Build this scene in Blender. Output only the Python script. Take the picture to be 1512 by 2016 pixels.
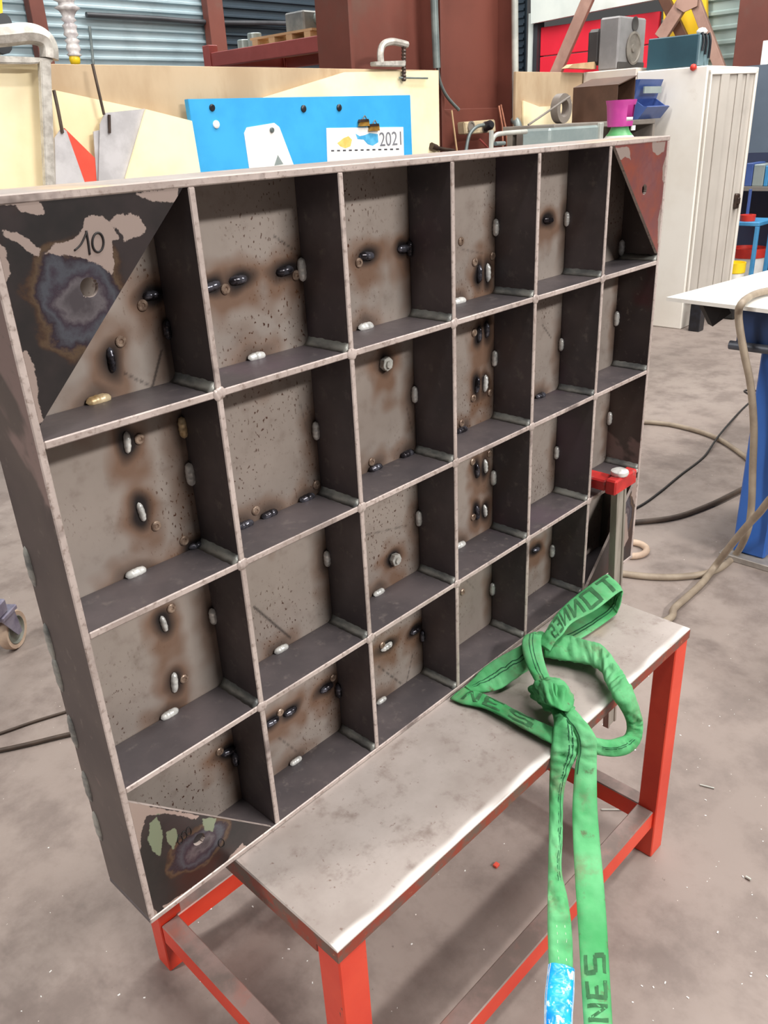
import bpy, bmesh, math, random
import numpy as np
from mathutils import Vector, Matrix, noise

random.seed(7)
SC = bpy.context.scene
COL = SC.collection
for _o in list(bpy.data.objects):
    bpy.data.objects.remove(_o)

# ------------------------------------------------------------------ camera
CAM_LOC = Vector((-0.2906, -0.7190, 1.4223))
CAM_ROT = (1.1350, 0.0472, -0.8160)
F_PX = 1618.75
cam_data = bpy.data.cameras.new('camera')
cam_data.sensor_fit = 'HORIZONTAL'
cam_data.sensor_width = 36.0
cam_data.lens = F_PX * 36.0 / 1512.0
cam_data.clip_start = 0.02
cam_data.clip_end = 200
cam = bpy.data.objects.new('camera', cam_data)
cam.location = CAM_LOC
cam.rotation_euler = CAM_ROT
COL.objects.link(cam)
SC.camera = cam

# ------------------------------------------------------------------ world, lamps, exposure
world = bpy.data.worlds.new('workshop_daylight')
SC.world = world
world.use_nodes = True
_bg = world.node_tree.nodes['Background']
_bg.inputs['Color'].default_value = (1.0, 0.97, 0.95, 1)
_bg.inputs['Strength'].default_value = 0.085


def area_light(name, loc, target, sx, sy, power, color):
    d = bpy.data.lights.new(name, 'AREA')
    d.shape = 'RECTANGLE'
    d.size = sx
    d.size_y = sy
    d.energy = power
    d.color = color
    o = bpy.data.objects.new(name, d)
    o.location = loc
    o.rotation_euler = (Vector(target) - Vector(loc)).to_track_quat('-Z', 'Y').to_euler()
    COL.objects.link(o)
    return o


# rows of hall lamps hanging high under the roof, plus unseen fill added at left and in the bay
area_light('hall_lamp_row_front', (1.7, -5.2, 4.2), (0.6, 0.0, 0.9), 2.2, 0.3, 375, (1.0, 0.965, 0.925))
area_light('hall_lamp_row_middle', (1.2, -1.5, 5.3), (1.2, -1.3, 0.0), 4.0, 0.5, 165, (1.0, 0.965, 0.925))
area_light('fill_light_left', (-3.4, 1.6, 4.4), (0.4, 0.6, 0.2), 0.5, 4.0, 230, (1.0, 0.965, 0.925))  # unseen fill, added to brighten the left-facing sides
area_light('hall_lamp_row_back', (3.2, 0.9, 5.2), (3.5, 3.2, 0.6), 6.0, 0.6, 155, (1.0, 0.97, 0.93))
area_light('fill_light_bay', (5.2, 4.7, 5.0), (5.6, 6.0, 1.5), 6.0, 0.6, 330, (1.0, 0.98, 0.95))  # unseen fill, added to brighten the back cladding
area_light('hall_lamp_row_side', (5.4, -0.2, 5.2), (6.0, 1.4, 0.6), 0.6, 5.0, 260, (1.0, 0.965, 0.925))

SC.view_settings.view_transform = 'Standard'
SC.view_settings.look = 'None'
SC.view_settings.exposure = 0.0
SC.view_settings.gamma = 1.0
SC.view_settings.use_curve_mapping = False

# ------------------------------------------------------------------ survey helper: a sight line of the photograph met with a plane of the room
_R = np.array(cam.rotation_euler.to_matrix())
_C = np.array(CAM_LOC)


def at(x, y, axis, val):
    d = _R @ np.array([(x - 756) / F_PX, -(y - 1008) / F_PX, -1.0])
    k = 'xyz'.index(axis)
    t = (val - _C[k]) / d[k]
    return Vector(_C + t * d)


def V(*a):
    return Vector(a)


# ------------------------------------------------------------------ mesh helpers
def newbm():
    return bmesh.new()


def add_box(bm, a, b, bevel=0.0, mi=0, M=None, seg=1):
    x0, y0, z0 = a
    x1, y1, z1 = b
    vs = [bm.verts.new(v) for v in ((x0, y0, z0), (x1, y0, z0), (x1, y1, z0), (x0, y1, z0), (x0, y0, z1), (x1, y0, z1), (x1, y1, z1), (x0, y1, z1))]
    fs = [bm.faces.new([vs[i] for i in q]) for q in ((0, 3, 2, 1), (4, 5, 6, 7), (0, 1, 5, 4), (1, 2, 6, 5), (2, 3, 7, 6), (3, 0, 4, 7))]
    for f in fs:
        f.material_index = mi
    if M is not None:
        bmesh.ops.transform(bm, matrix=M, verts=vs)
    if bevel:
        es = list({e for f in fs for e in f.edges})
        bmesh.ops.bevel(bm, geom=es, offset=bevel, segments=seg, affect='EDGES', profile=0.5)
    return fs


def add_prism(bm, pts, vec, mi=0):
    """closed polygon (3-D points) pushed along vec"""
    vec = Vector(vec)
    a = [bm.verts.new(p) for p in pts]
    b = [bm.verts.new(Vector(p) + vec) for p in pts]
    n = len(pts)
    fs = [bm.faces.new(a[::-1]), bm.faces.new(b)]
    for i in range(n):
        fs.append(bm.faces.new((a[i], a[(i + 1) % n], b[(i + 1) % n], b[i])))
    for f in fs:
        f.material_index = mi
    bmesh.ops.recalc_face_normals(bm, faces=fs)
    return fs


def smooth_path(pts, n=6):
    """Catmull-Rom through the points"""
    P = [Vector(p) for p in pts]
    if len(P) < 3:
        return P
    out = []
    for i in range(len(P) - 1):
        p0 = P[max(i - 1, 0)]
        p1, p2 = P[i], P[i + 1]
        p3 = P[min(i + 2, len(P) - 1)]
        for k in range(n):
            t = k / n
            out.append(0.5 * ((2 * p1) + (p2 - p0) * t + (2 * p0 - 5 * p1 + 4 * p2 - p3) * t * t + (3 * p1 - p0 - 3 * p2 + p3) * t ** 3))
    out.append(P[-1])
    return out


def add_tube(bm, pts, r, seg=8, mi=0, closed=False, caps=True):
    P = [Vector(p) for p in pts]
    n = len(P)
    rr = r if isinstance(r, (list, tuple)) else [r] * n
    rings = []
    up = None
    for i in range(n):
        if closed:
            t = (P[(i + 1) % n] - P[(i - 1) % n]).normalized()
        else:
            t = (P[min(i + 1, n - 1)] - P[max(i - 1, 0)]).normalized()
        if up is None:
            up = Vector((0, 0, 1)) if abs(t.z) < 0.9 else Vector((1, 0, 0))
        s = t.cross(up).normalized()
        up = s.cross(t).normalized()
        rings.append([bm.verts.new(P[i] + s * rr[i] * math.cos(2 * math.pi * k / seg) + up * rr[i] * math.sin(2 * math.pi * k / seg)) for k in range(seg)])
    fs = []
    for i in range(n if closed else n - 1):
        a, b = rings[i], rings[(i + 1) % n]
        for k in range(seg):
            fs.append(bm.faces.new((a[k], b[k], b[(k + 1) % seg], a[(k + 1) % seg])))
    if caps and not closed:
        fs.append(bm.faces.new(rings[0]))
        fs.append(bm.faces.new(rings[-1][::-1]))
    for f in fs:
        f.material_index = mi
    bmesh.ops.recalc_face_normals(bm, faces=fs)
    return fs


def add_lathe(bm, prof, base, axis=(0, 0, 1), seg=20, mi=0):
    """prof: list of (radius, height) about axis through base"""
    ax = Vector(axis).normalized()
    s = ax.cross(Vector((0, 0, 1)) if abs(ax.z) < 0.9 else Vector((1, 0, 0))).normalized()
    u = ax.cross(s)
    base = Vector(base)
    rings = []
    for r, hh in prof:
        if r < 1e-6:
            rings.append([bm.verts.new(base + ax * hh)])
        else:
            rings.append([bm.verts.new(base + ax * hh + s * r * math.cos(2 * math.pi * k / seg) + u * r * math.sin(2 * math.pi * k / seg)) for k in range(seg)])
    fs = []
    for a, b in zip(rings[:-1], rings[1:]):
        for k in range(seg):
            k2 = (k + 1) % seg
            if len(a) == 1 and len(b) == 1:
                continue
            if len(a) == 1:
                fs.append(bm.faces.new((a[0], b[k], b[k2])))
            elif len(b) == 1:
                fs.append(bm.faces.new((a[k], b[0], a[k2])))
            else:
                fs.append(bm.faces.new((a[k], b[k], b[k2], a[k2])))
    for f in fs:
        f.material_index = mi
    bmesh.ops.recalc_face_normals(bm, faces=fs)
    return fs


def obj(name, bm, mats, parent=None, smooth=False):
    """link bm as one mesh object, its origin at its own middle"""
    me = bpy.data.meshes.new(name)
    if isinstance(bm, bmesh.types.BMesh):
        co = [v.co for v in bm.verts]
        lo = Vector((min(c.x for c in co), min(c.y for c in co), min(c.z for c in co)))
        hi = Vector((max(c.x for c in co), max(c.y for c in co), max(c.z for c in co)))
        mid = (lo + hi) / 2
        mid.z = lo.z
        bmesh.ops.translate(bm, verts=bm.verts, vec=-mid)
        bm.to_mesh(me)
        bm.free()
    else:
        me = bm
        mid = Vector((0, 0, 0))
    for m in (mats if isinstance(mats, (list, tuple)) else [mats]):
        me.materials.append(m)
    if smooth is True:
        me.shade_smooth()
    elif smooth:
        me.shade_smooth()
        me.set_sharp_from_angle(angle=math.radians(smooth))
    o = bpy.data.objects.new(name, me)
    COL.objects.link(o)
    o.location = mid
    if parent is not None:
        o.parent = parent
        o.location = mid - world_loc(parent)
    return o


def world_loc(o):
    l = Vector(o.location)
    while o.parent is not None:
        o = o.parent
        l = l + Vector(o.location)
    return l


def tag(o, label=None, cat=None, group=None, kind=None):
    if label:
        o['label'] = label
    if cat:
        o['category'] = cat
    if group:
        o['group'] = group
    if kind:
        o['kind'] = kind
    return o


def thing(name, label, cat, loc, group=None):
    o = bpy.data.objects.new(name, None)
    o.empty_display_size = 0.05
    o.location = loc
    COL.objects.link(o)
    return tag(o, label, cat, group)


def dup(src, parent, loc):
    """a copy that shares the mesh; loc in world"""
    o = src.copy()
    COL.objects.link(o)
    o.parent = parent
    o.location = Vector(loc) - (world_loc(parent) if parent else Vector())
    return o


def rot_to(xv, zv):
    """matrix with local x along xv and local z close to zv"""
    x = Vector(xv).normalized()
    z = Vector(zv)
    y = z.cross(x).normalized()
    z = x.cross(y)
    return Matrix((x, y, z)).transposed().to_4x4()


# ------------------------------------------------------------------ materials (all node based)
def rgb(r, g, b):
    def f(c):
        c /= 255.0
        return c / 12.92 if c <= 0.04045 else ((c + 0.055) / 1.055) ** 2.4
    return (f(r), f(g), f(b), 1)


class NT:
    def __init__(self, name):
        self.m = bpy.data.materials.new(name)
        self.m.use_nodes = True
        self.t = self.m.node_tree
        self.b = self.t.nodes['Principled BSDF']
        self.co = self.n('ShaderNodeNewGeometry').outputs['Position']

    def n(self, typ, **kw):
        x = self.t.nodes.new(typ)
        for k, v in kw.items():
            setattr(x, k, v)
        return x

    def link(self, a, b):
        self.t.links.new(a, b)

    def noise(self, scale, detail=4, rough=0.55, stretch=None, seed=0.0, dist=0.0, src=None):
        v = src or self.co
        if stretch or seed:
            mp = self.n('ShaderNodeMapping')
            if stretch:
                mp.inputs['Scale'].default_value = stretch
            mp.inputs['Location'].default_value = (seed, seed * 0.7, seed * 1.3)
            self.link(v, mp.inputs['Vector'])
            v = mp.outputs[0]
        x = self.n('ShaderNodeTexNoise')
        x.inputs['Scale'].default_value = scale
        x.inputs['Detail'].default_value = detail
        x.inputs['Roughness'].default_value = rough
        x.inputs['Distortion'].default_value = dist
        self.link(v, x.inputs['Vector'])
        return x.outputs['Fac']

    def ramp(self, fac, lo, hi):
        x = self.n('ShaderNodeMapRange')
        x.interpolation_type = 'SMOOTHSTEP'
        x.inputs['From Min'].default_value = lo
        x.inputs['From Max'].default_value = hi
        self.link(fac, x.inputs['Value'])
        return x.outputs['Result']

    def mix(self, fac, a, b, mode='MIX'):
        x = self.n('ShaderNodeMix', data_type='RGBA', blend_type=mode)
        for s, v in ((x.inputs[0], fac), (x.inputs[6], a), (x.inputs[7], b)):
            if isinstance(v, (tuple, list)):
                s.default_value = v
            elif isinstance(v, (int, float)):
                s.default_value = v
            else:
                self.link(v, s)
        return x.outputs[2]

    def math(self, op, a, b):
        x = self.n('ShaderNodeMath', operation=op)
        for s, v in zip(x.inputs, (a, b)):
            if isinstance(v, (int, float)):
                s.default_value = v
            else:
                self.link(v, s)
        return x.outputs[0]

    def attr(self, name):
        x = self.n('ShaderNodeAttribute', attribute_name=name)
        return x.outputs['Fac']

    def bump(self, fac, strength=0.2, dist=0.002):
        x = self.n('ShaderNodeBump')
        x.inputs['Strength'].default_value = strength
        x.inputs['Distance'].default_value = dist
        self.link(fac, x.inputs['Height'])
        self.link(x.outputs[0], self.b.inputs['Normal'])

    def done(self, color, rough=0.5, metal=0.0, spec=0.5):
        for s, v in ((self.b.inputs['Base Color'], color), (self.b.inputs['Roughness'], rough), (self.b.inputs['Metallic'], metal)):
            if isinstance(v, (tuple, list, int, float)):
                s.default_value = v
            else:
                self.link(v, s)
        self.b.inputs['Specular IOR Level'].default_value = spec
        return self.m


def plain(name, c1, c2=None, scale=20, rough=0.5, metal=0.0, lo=0.35, hi=0.65, stretch=None, bump=0.0, spec=0.5, seed=0.0, c3=None, s3=None, r3=(0.6, 0.7), bscale=None):
    """paint or cloth: two tones mingled by noise, a third in patches"""
    t = NT(name)
    c2 = c2 or tuple(min(1, v * 0.8) for v in c1[:3]) + (1,)
    f = t.noise(scale, 5, 0.6, stretch, seed)
    col = t.mix(t.ramp(f, lo, hi), c1, c2)
    if c3:
        col = t.mix(t.ramp(t.noise(s3 or scale * 0.4, 6, 0.65, stretch, seed + 3.1), *r3), col, c3)
    if bump:
        t.bump(t.noise(bscale or scale * 4, 3, 0.6, stretch), bump)
    return t.done(col, rough, metal, spec)


# bare and scaled steel
MAT = {}
t = NT('mill_scale_steel')
f1 = t.noise(7, 5, 0.6, (1, 1, 1), 1.0)
f2 = t.noise(60, 4, 0.6)
c = t.mix(t.ramp(f1, 0.35, 0.65), rgb(84, 79, 82), rgb(104, 96, 98))
c = t.mix(t.ramp(f2, 0.55, 0.8), c, rgb(120, 112, 110))
c = t.mix(t.ramp(t.noise(3.2, 4, 0.6, None, 5.0), 0.55, 0.72), c, rgb(98, 84, 94))
MAT['scale'] = t.done(c, t.math('ADD', 0.34, t.math('MULTIPLY', f2, 0.22)), 0.35, 0.4)

t = NT('cut_steel_edge')
f1 = t.noise(9, 5, 0.65)
f2 = t.noise(140, 3, 0.6)
c = t.mix(t.ramp(f1, 0.35, 0.7), rgb(196, 182, 176), rgb(164, 150, 144))
c = t.mix(t.ramp(f2, 0.5, 0.75), c, rgb(136, 120, 112))
c = t.mix(t.ramp(t.noise(12, 4, 0.6, None, 9.0), 0.56, 0.70), c, rgb(118, 106, 102))
MAT['edge'] = t.done(c, 0.40, 0.1, 0.5)

t = NT('outer_plate_steel')
c = t.mix(t.ramp(t.noise(4.0, 4, 0.6, None, 2.0), 0.3, 0.7), rgb(66, 58, 60), rgb(98, 88, 84))
c = t.mix(t.ramp(t.noise(3.4, 5, 0.55, (1, 1, 0.8), 14.3, 0.6), 0.57, 0.60), c, rgb(138, 118, 114))
c = t.mix(t.ramp(t.noise(5.5, 3, 0.5, None, 31.0), 0.6, 0.72), c, rgb(84, 48, 52))
c = t.mix(t.ramp(t.noise(90, 4, 0.6), 0.6, 0.8), c, rgb(112, 104, 98))
MAT['outer'] = t.done(c, 0.40, 0.35, 0.5)

t = NT('back_plate_steel')
f1 = t.noise(5, 5, 0.6)
c = t.mix(t.ramp(f1, 0.3, 0.7), rgb(166, 155, 147), rgb(148, 137, 129))
c = t.mix(t.ramp(t.noise(40, 5, 0.6), 0.5, 0.9), c, rgb(132, 118, 110))
sp = t.ramp(t.noise(300, 2, 0.45, (1, 1, 0.55), 4.0), 0.63, 0.67)
sp = t.math('MULTIPLY', sp, t.ramp(t.noise(7, 3, 0.5, None, 8.0), 0.42, 0.66))
c = t.mix(sp, c, rgb(78, 48, 36))
c = t.mix(t.attr('rust'), c, rgb(112, 72, 40))
c = t.mix(t.attr('burn'), c, rgb(34, 28, 28))
MAT['back'] = t.done(c, 0.46, 0.2, 0.45)

t = NT('gusset_steel')
c = t.mix(t.ramp(t.noise(12, 5, 0.6), 0.3, 0.7), rgb(52, 50, 50), rgb(70, 62, 62))
c = t.mix(t.ramp(t.noise(8, 4, 0.6, None, 7.0), 0.5, 0.7), c, rgb(74, 50, 44))
h1 = t.attr('temper_mark')
cr = t.n('ShaderNodeValToRGB')
e = cr.color_ramp.elements
e[0].position, e[0].color = 0.0, rgb(60, 54, 54)
e[1].position, e[1].color = 1.0, rgb(86, 80, 84)
for pos, cc in ((0.10, rgb(80, 62, 52)), (0.20, rgb(100, 82, 66)), (0.32, rgb(60, 50, 58)), (0.50, rgb(88, 90, 98)), (0.66, rgb(70, 60, 70)), (0.82, rgb(112, 106, 110))):
    k = e.new(pos)
    k.color = cc
t.link(t.math('ADD', h1, t.math('MULTIPLY', t.math('SUBTRACT', t.noise(30, 6, 0.7, None, 3.0), 0.5), 0.9)), cr.inputs[0])
c = t.mix(t.ramp(h1, 0.02, 0.12), c, cr.outputs[0])
c = t.mix(t.attr('reflect_tint'), c, t.mix(t.ramp(t.noise(11, 4, 0.6, None, 40.0), 0.42, 0.62), rgb(150, 92, 92), rgb(176, 94, 76)))  # red reflection on the top right plate, put into the colour
c = t.mix(t.ramp(t.math('ADD', t.attr('bare'), t.math('MULTIPLY', t.math('SUBTRACT', t.noise(75, 6, 0.75), 0.5), 0.9)), 0.46, 0.54), c, t.mix(t.attr('green'), rgb(176, 158, 150), rgb(138, 150, 126)))
MAT['gusset'] = t.done(c, 0.30, 0.45, 0.5)

t = NT('weld_silver')
c = t.mix(t.ramp(t.noise(70, 3, 0.6), 0.4, 0.8), rgb(236, 236, 232), rgb(150, 150, 148))
MAT['weld'] = t.done(c, 0.30, 0.25)
t = NT('weld_dark')
c = t.mix(t.ramp(t.noise(60, 3, 0.6), 0.4, 0.65), rgb(46, 42, 46), rgb(108, 108, 118))
MAT['weld_dark'] = t.done(c, 0.26, 0.6)
MAT['weld_tan'] = plain('weld_tan', rgb(226, 206, 168), rgb(170, 140, 96), 60, 0.4, 0.3)
MAT['stud'] = plain('stud_steel', rgb(178, 156, 138), rgb(120, 98, 84), 120, 0.4, 0.4)
MAT['fillet'] = plain('fillet_weld_steel', rgb(156, 156, 150), rgb(96, 98, 98), 40, 0.34, 0.2, stretch=(1, 0.4, 1))
MAT['black'] = plain('black_ink', rgb(28, 24, 24), rgb(36, 32, 32), 30, 0.6)
MAT['nut'] = plain('bright_nut_steel', rgb(214, 214, 208), rgb(160, 158, 152), 80, 0.25, 0.3)

# workbench
t = NT('bench_top_steel')
f1 = t.noise(6, 6, 0.6)
c = t.mix(t.ramp(f1, 0.3, 0.7), rgb(188, 178, 173), rgb(164, 153, 147))
c = t.mix(t.ramp(t.noise(28, 5, 0.65, None, 2.0), 0.5, 0.80), c, rgb(142, 128, 121))
c = t.mix(t.ramp(t.noise(130, 3, 0.6, None, 5.0), 0.64, 0.76), c, rgb(140, 122, 114))
c = t.mix(t.ramp(t.noise(4.2, 3, 0.5, None, 21.0), 0.60, 0.76), c, rgb(206, 176, 140))
c = t.mix(t.ramp(t.attr('wear_sheen'), 0.15, 0.95), c, rgb(240, 236, 232))  # worn front and right rim, its specular brightness put into the colour
MAT['bench_top'] = t.done(c, t.math('ADD', 0.30, t.math('MULTIPLY', f1, 0.25)), 0.2, 0.5)
t = NT('bench_red_paint')
c = t.mix(t.ramp(t.noise(6, 4, 0.6), 0.3, 0.7), rgb(230, 76, 50), rgb(214, 58, 38))
c = t.mix(t.ramp(t.noise(46, 5, 0.7, (1, 1, 0.4), 6.0), 0.68, 0.74), c, rgb(92, 60, 48))
MAT['red'] = t.done(c, 0.42)
t = NT('bench_worn_edge')
c = t.mix(t.ramp(t.noise(30, 6, 0.7), 0.4, 0.6), rgb(150, 62, 44), rgb(112, 88, 78))
c = t.mix(t.ramp(t.noise(70, 5, 0.7, None, 4.0), 0.62, 0.72), c, rgb(196, 140, 98))
MAT['red_worn'] = t.done(c, 0.5, 0.15)
MAT['tread'] = plain('worn_stretcher_top', rgb(150, 128, 122), rgb(120, 106, 100), 14, 0.45, 0.3, c3=rgb(168, 112, 100), s3=6, r3=(0.5, 0.7))

# floor
t = NT('workshop_floor_concrete')
f1 = t.noise(1.1, 6, 0.6)
f2 = t.noise(7, 6, 0.65, None, 3.0)
c = t.mix(t.ramp(f1, 0.3, 0.7), rgb(156, 144, 137), rgb(144, 131, 124))
c = t.mix(t.ramp(f2, 0.40, 0.70), c, rgb(126, 114, 108))
c = t.mix(t.ramp(t.noise(2.6, 6, 0.7, (1, 0.6, 1), 17.0), 0.54, 0.76), c, rgb(110, 98, 93))
c = t.mix(t.ramp(t.noise(60, 3, 0.6, None, 9.0), 0.70, 0.8), c, rgb(112, 98, 92))
c = t.mix(t.ramp(t.noise(95, 2, 0.5, None, 12.0), 0.755, 0.775), c, rgb(238, 230, 222))
t.bump(t.noise(120, 3, 0.6), 0.12, 0.002)
MAT['floor'] = t.done(c, t.math('ADD', 0.42, t.math('MULTIPLY', f2, 0.25)), 0.0, 0.4)

# sling
t = NT('green_sling_cloth')
c = t.mix(t.ramp(t.noise(9, 4, 0.6), 0.3, 0.7), rgb(108, 184, 128), rgb(62, 150, 88))
c = t.mix(t.ramp(t.noise(15, 5, 0.7, None, 3.0), 0.50, 0.72), c, rgb(108, 140, 100))
c = t.mix(t.ramp(t.noise(30, 5, 0.7, None, 7.0), 0.60, 0.76), c, rgb(92, 86, 66))
t.bump(t.noise(420, 2, 0.5), 0.25, 0.0008)
MAT['green'] = t.done(c, 0.72, 0.0, 0.3)
MAT['seam'] = plain('dark_green_seam', rgb(26, 92, 58), rgb(20, 72, 46), 60, 0.8)
MAT['stitch'] = plain('pale_stitching', rgb(206, 226, 200), rgb(150, 190, 150), 400, 0.8)
MAT['sling_print'] = plain('faded_black_print', rgb(44, 92, 56), rgb(52, 108, 66), 60, 0.8)
MAT['blue_label'] = plain('blue_plastic_label', rgb(20, 142, 232), rgb(40, 176, 246), 26, 0.25, c3=rgb(206, 236, 250), s3=60, r3=(0.53, 0.60), stretch=(1, 1, 0.6))
MAT['label_edge'] = plain('pale_label_edge', rgb(226, 240, 246), rgb(180, 214, 236), 60, 0.4)
MAT['bar_steel'] = plain('clamp_bar_steel', rgb(168, 162, 152), rgb(136, 130, 120), 30, 0.4, 0.2, stretch=(1, 1, 0.2))
MAT['clamp_red'] = plain('clamp_red_paint', rgb(204, 48, 44), rgb(170, 36, 36), 24, 0.4, c3=rgb(150, 96, 92), s3=26, r3=(0.56, 0.62))
MAT['clamp_steel'] = plain('old_clamp_steel', rgb(206, 202, 194), rgb(168, 162, 154), 24, 0.38, 0.25)

# =================================================================== THE SETTING: floor
H = 0.5507          # bench top height
bm = newbm()
add_box(bm, (-3.0, -3.5, -0.12), (9.3, 7.0, 0.0))
floor = tag(obj('floor', bm, MAT['floor']), 'dusty grey brown concrete workshop floor', 'floor', kind='structure')

# =================================================================== WORKBENCH
YAW = -0.0176
FL = V(0.1217, -0.1995, 0)
EX = V(math.cos(YAW), math.sin(YAW), 0)
EY = V(-math.sin(YAW), math.cos(YAW), 0)
BL_, BW_ = 0.9006, 0.577
BM = Matrix((EX, EY, V(0, 0, 1))).transposed().to_4x4()
BM.translation = FL
bench = thing('workbench', 'low red steel workbench with bare metal top under the steel grid', 'workbench', FL + EX * BL_ / 2 + EY * BW_ / 2)
# top plate: fine grid so that the worn rim, its sheen painted white, can follow the free edges
nx, ny = 220, 150
xs = np.linspace(0.0015, BL_ - 0.0015, nx)
ys = np.linspace(0.0015, BW_ - 0.0015, ny)
gx, gy = np.meshgrid(xs, ys, indexing='ij')
co = [tuple(BM @ V(a, b, H)) for a, b in zip(gx.ravel(), gy.ravel())]
fcs = [(i * ny + j, (i + 1) * ny + j, (i + 1) * ny + j + 1, i * ny + j + 1) for i in range(nx - 1) for j in range(ny - 1)]
edge_d = np.minimum(gy, BL_ - gx + 0.012).ravel()
wear_sheen = np.clip(1.3 - edge_d / 0.015, 0, 1) * np.array([0.85 + 0.9 * noise.noise(V(a * 14, b * 30, 3)) for a, b in zip(gx.ravel(), gy.ravel())])
wear_sheen = np.clip(wear_sheen, 0, 1)
nv = len(co)
bx = [tuple(BM @ V(*q)) for q in ((0, 0, H - 0.002), (BL_, 0, H - 0.002), (BL_, BW_, H - 0.002), (0, BW_, H - 0.002), (0, 0, H - 0.021), (BL_, 0, H - 0.021), (BL_, BW_, H - 0.021), (0, BW_, H - 0.021))]
co += bx
q = nv
sides = [(q, q + 4, q + 5, q + 1), (q + 1, q + 5, q + 6, q + 2), (q + 2, q + 6, q + 7, q + 3), (q + 3, q + 7, q + 4, q), (q + 4, q + 7, q + 6, q + 5)]
# bevel strip between grid rim and sides
c00, c10, c11, c01 = 0, (nx - 1) * ny, (nx - 1) * ny + ny - 1, ny - 1
rim = [[c00] + [i * ny for i in range(1, nx - 1)] + [c10], [i for i in range(c10, c11 + 1)], [i * ny + ny - 1 for i in range(nx - 1, -1, -1)], [i for i in range(ny - 1, -1, -1)]]
for k in range(4):
    sides.append(tuple([q + (k + 1) % 4] + rim[k][::-1] + [q + k]) if False else tuple([q + k, q + (k + 1) % 4] + rim[k][::-1]))
me = bpy.data.meshes.new('bench_top_plate')
me.from_pydata(co, [], fcs + sides)
at_ = me.attributes.new('wear_sheen', 'FLOAT', 'POINT')
at_.data.foreach_set('value', np.concatenate([wear_sheen, np.full(8, 0.1)]).astype(np.float32))
me.materials.append(MAT['red_worn'])
for i, pl in enumerate(me.polygons):
    pl.material_index = 1 if (i < len(fcs) or i >= len(fcs) + 5) else 0
o = obj('bench_top_plate', me, [], bench)
me.materials.append(MAT['bench_top'])
o.location = -world_loc(bench)

LG = 0.046


def bench_box(name, a, b, mats, bev=0.002, top_mi=None):
    bm = newbm()
    add_box(bm, a, b, bev)
    if top_mi is not None:
        bm.normal_update()
        for f in bm.faces:
            if f.normal.z > 0.5:
                f.material_index = top_mi
    bmesh.ops.transform(bm, matrix=BM, verts=bm.verts)
    return obj(name, bm, mats, bench)


for lx, ly in ((0.002, 0.002), (BL_ - 0.002 - LG, 0.002), (0.002 + 0.012, BW_ - 0.040), (BL_ - 0.002 - LG, BW_ - 0.040)):
    bench_box('leg', (lx, ly, 0.0), (lx + LG, ly + 0.040, H - 0.021), MAT['red'])
ZS0, ZS1 = 0.080, 0.125
bench_box('stretcher', (0.048, 0.008, ZS0), (BL_ - 0.048, 0.044, ZS1), [MAT['red'], MAT['tread']], 0.002, 1)
bench_box('stretcher', (0.048, BW_ - 0.045, ZS0), (BL_ - 0.048, BW_ - 0.010, ZS1), [MAT['red'], MAT['tread']], 0.002, 1)
bench_box('stretcher', (0.016, 0.042, ZS0), (0.050, BW_ - 0.042, ZS1), [MAT['red'], MAT['tread']], 0.002, 1)
bench_box('stretcher', (BL_ - 0.048, 0.042, ZS0), (BL_ - 0.014, BW_ - 0.042, ZS1), [MAT['red'], MAT['tread']], 0.002, 1)
# strip under the left end of the slab
bench_box('end_rail', (0.004, 0.044, H - 0.046), (0.016, BW_ - 0.042, H - 0.0212), MAT['red_worn'])

# =================================================================== STEEL GRID PANEL
T = 0.008
D = 0.0763           # cell depth
DS = 0.098           # side plate depth
ZB, ZT = H + 0.0004, H + 0.838
COLS = [0.0, 0.2003, 0.4002, 0.5998, 0.7990, 1.0014, 1.2]
ROWS = [ZT - 0.004, H + 0.6235, H + 0.4160, H + 0.2085, ZB + 0.004]
grid = thing('steel_grid_panel', 'large welded steel grid panel with open square cells standing on red workbench', 'steel panel', (0.6, 0.05, ZB))


def plate(name, a, b, front=True, bev=0.0012, mats=None):
    bm = newbm()
    add_box(bm, a, b, bev)
    bm.normal_update()
    for f in bm.faces:
        if f.normal.y < -0.5:
            f.material_index = 1
    return obj(name, bm, mats or [MAT['scale'], MAT['edge']], grid)


XL, XR = -0.004, 1.204
o = plate('top_plate', (XL, 0, ZT - T), (XR, 0.104, ZT), mats=[MAT['scale'], MAT['edge'], MAT['bench_top']])
for pl in o.data.polygons:
    if pl.normal.z > 0.5:
        pl.material_index = 2  # top face lighter: bright reflection put into its colour
plate('bottom_plate', (XL, 0, ZB), (XR, DS, ZB + T))
plate('side_plate', (XL, 0.0004, ZB + T), (XL + T, DS, ZT - T), mats=[MAT['outer'], MAT['edge']])
plate('side_plate', (XR - T, 0.0004, ZB + T), (XR, DS, ZT - T), mats=[MAT['outer'], MAT['edge']])
for c in COLS[1:-1]:
    plate('vertical_rib', (c - T / 2, 0.0003, ZB + T), (c + T / 2, D, ZT - T))
for r in ROWS[1:-1]:
    for i in range(6):
        x0 = COLS[i] + T / 2 if i else XL + T
        x1 = COLS[i + 1] - T / 2 if i < 5 else XR - T
        plate('shelf_rib', (x0, 0.0008, r - T / 2), (x1, D, r + T / 2))

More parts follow.
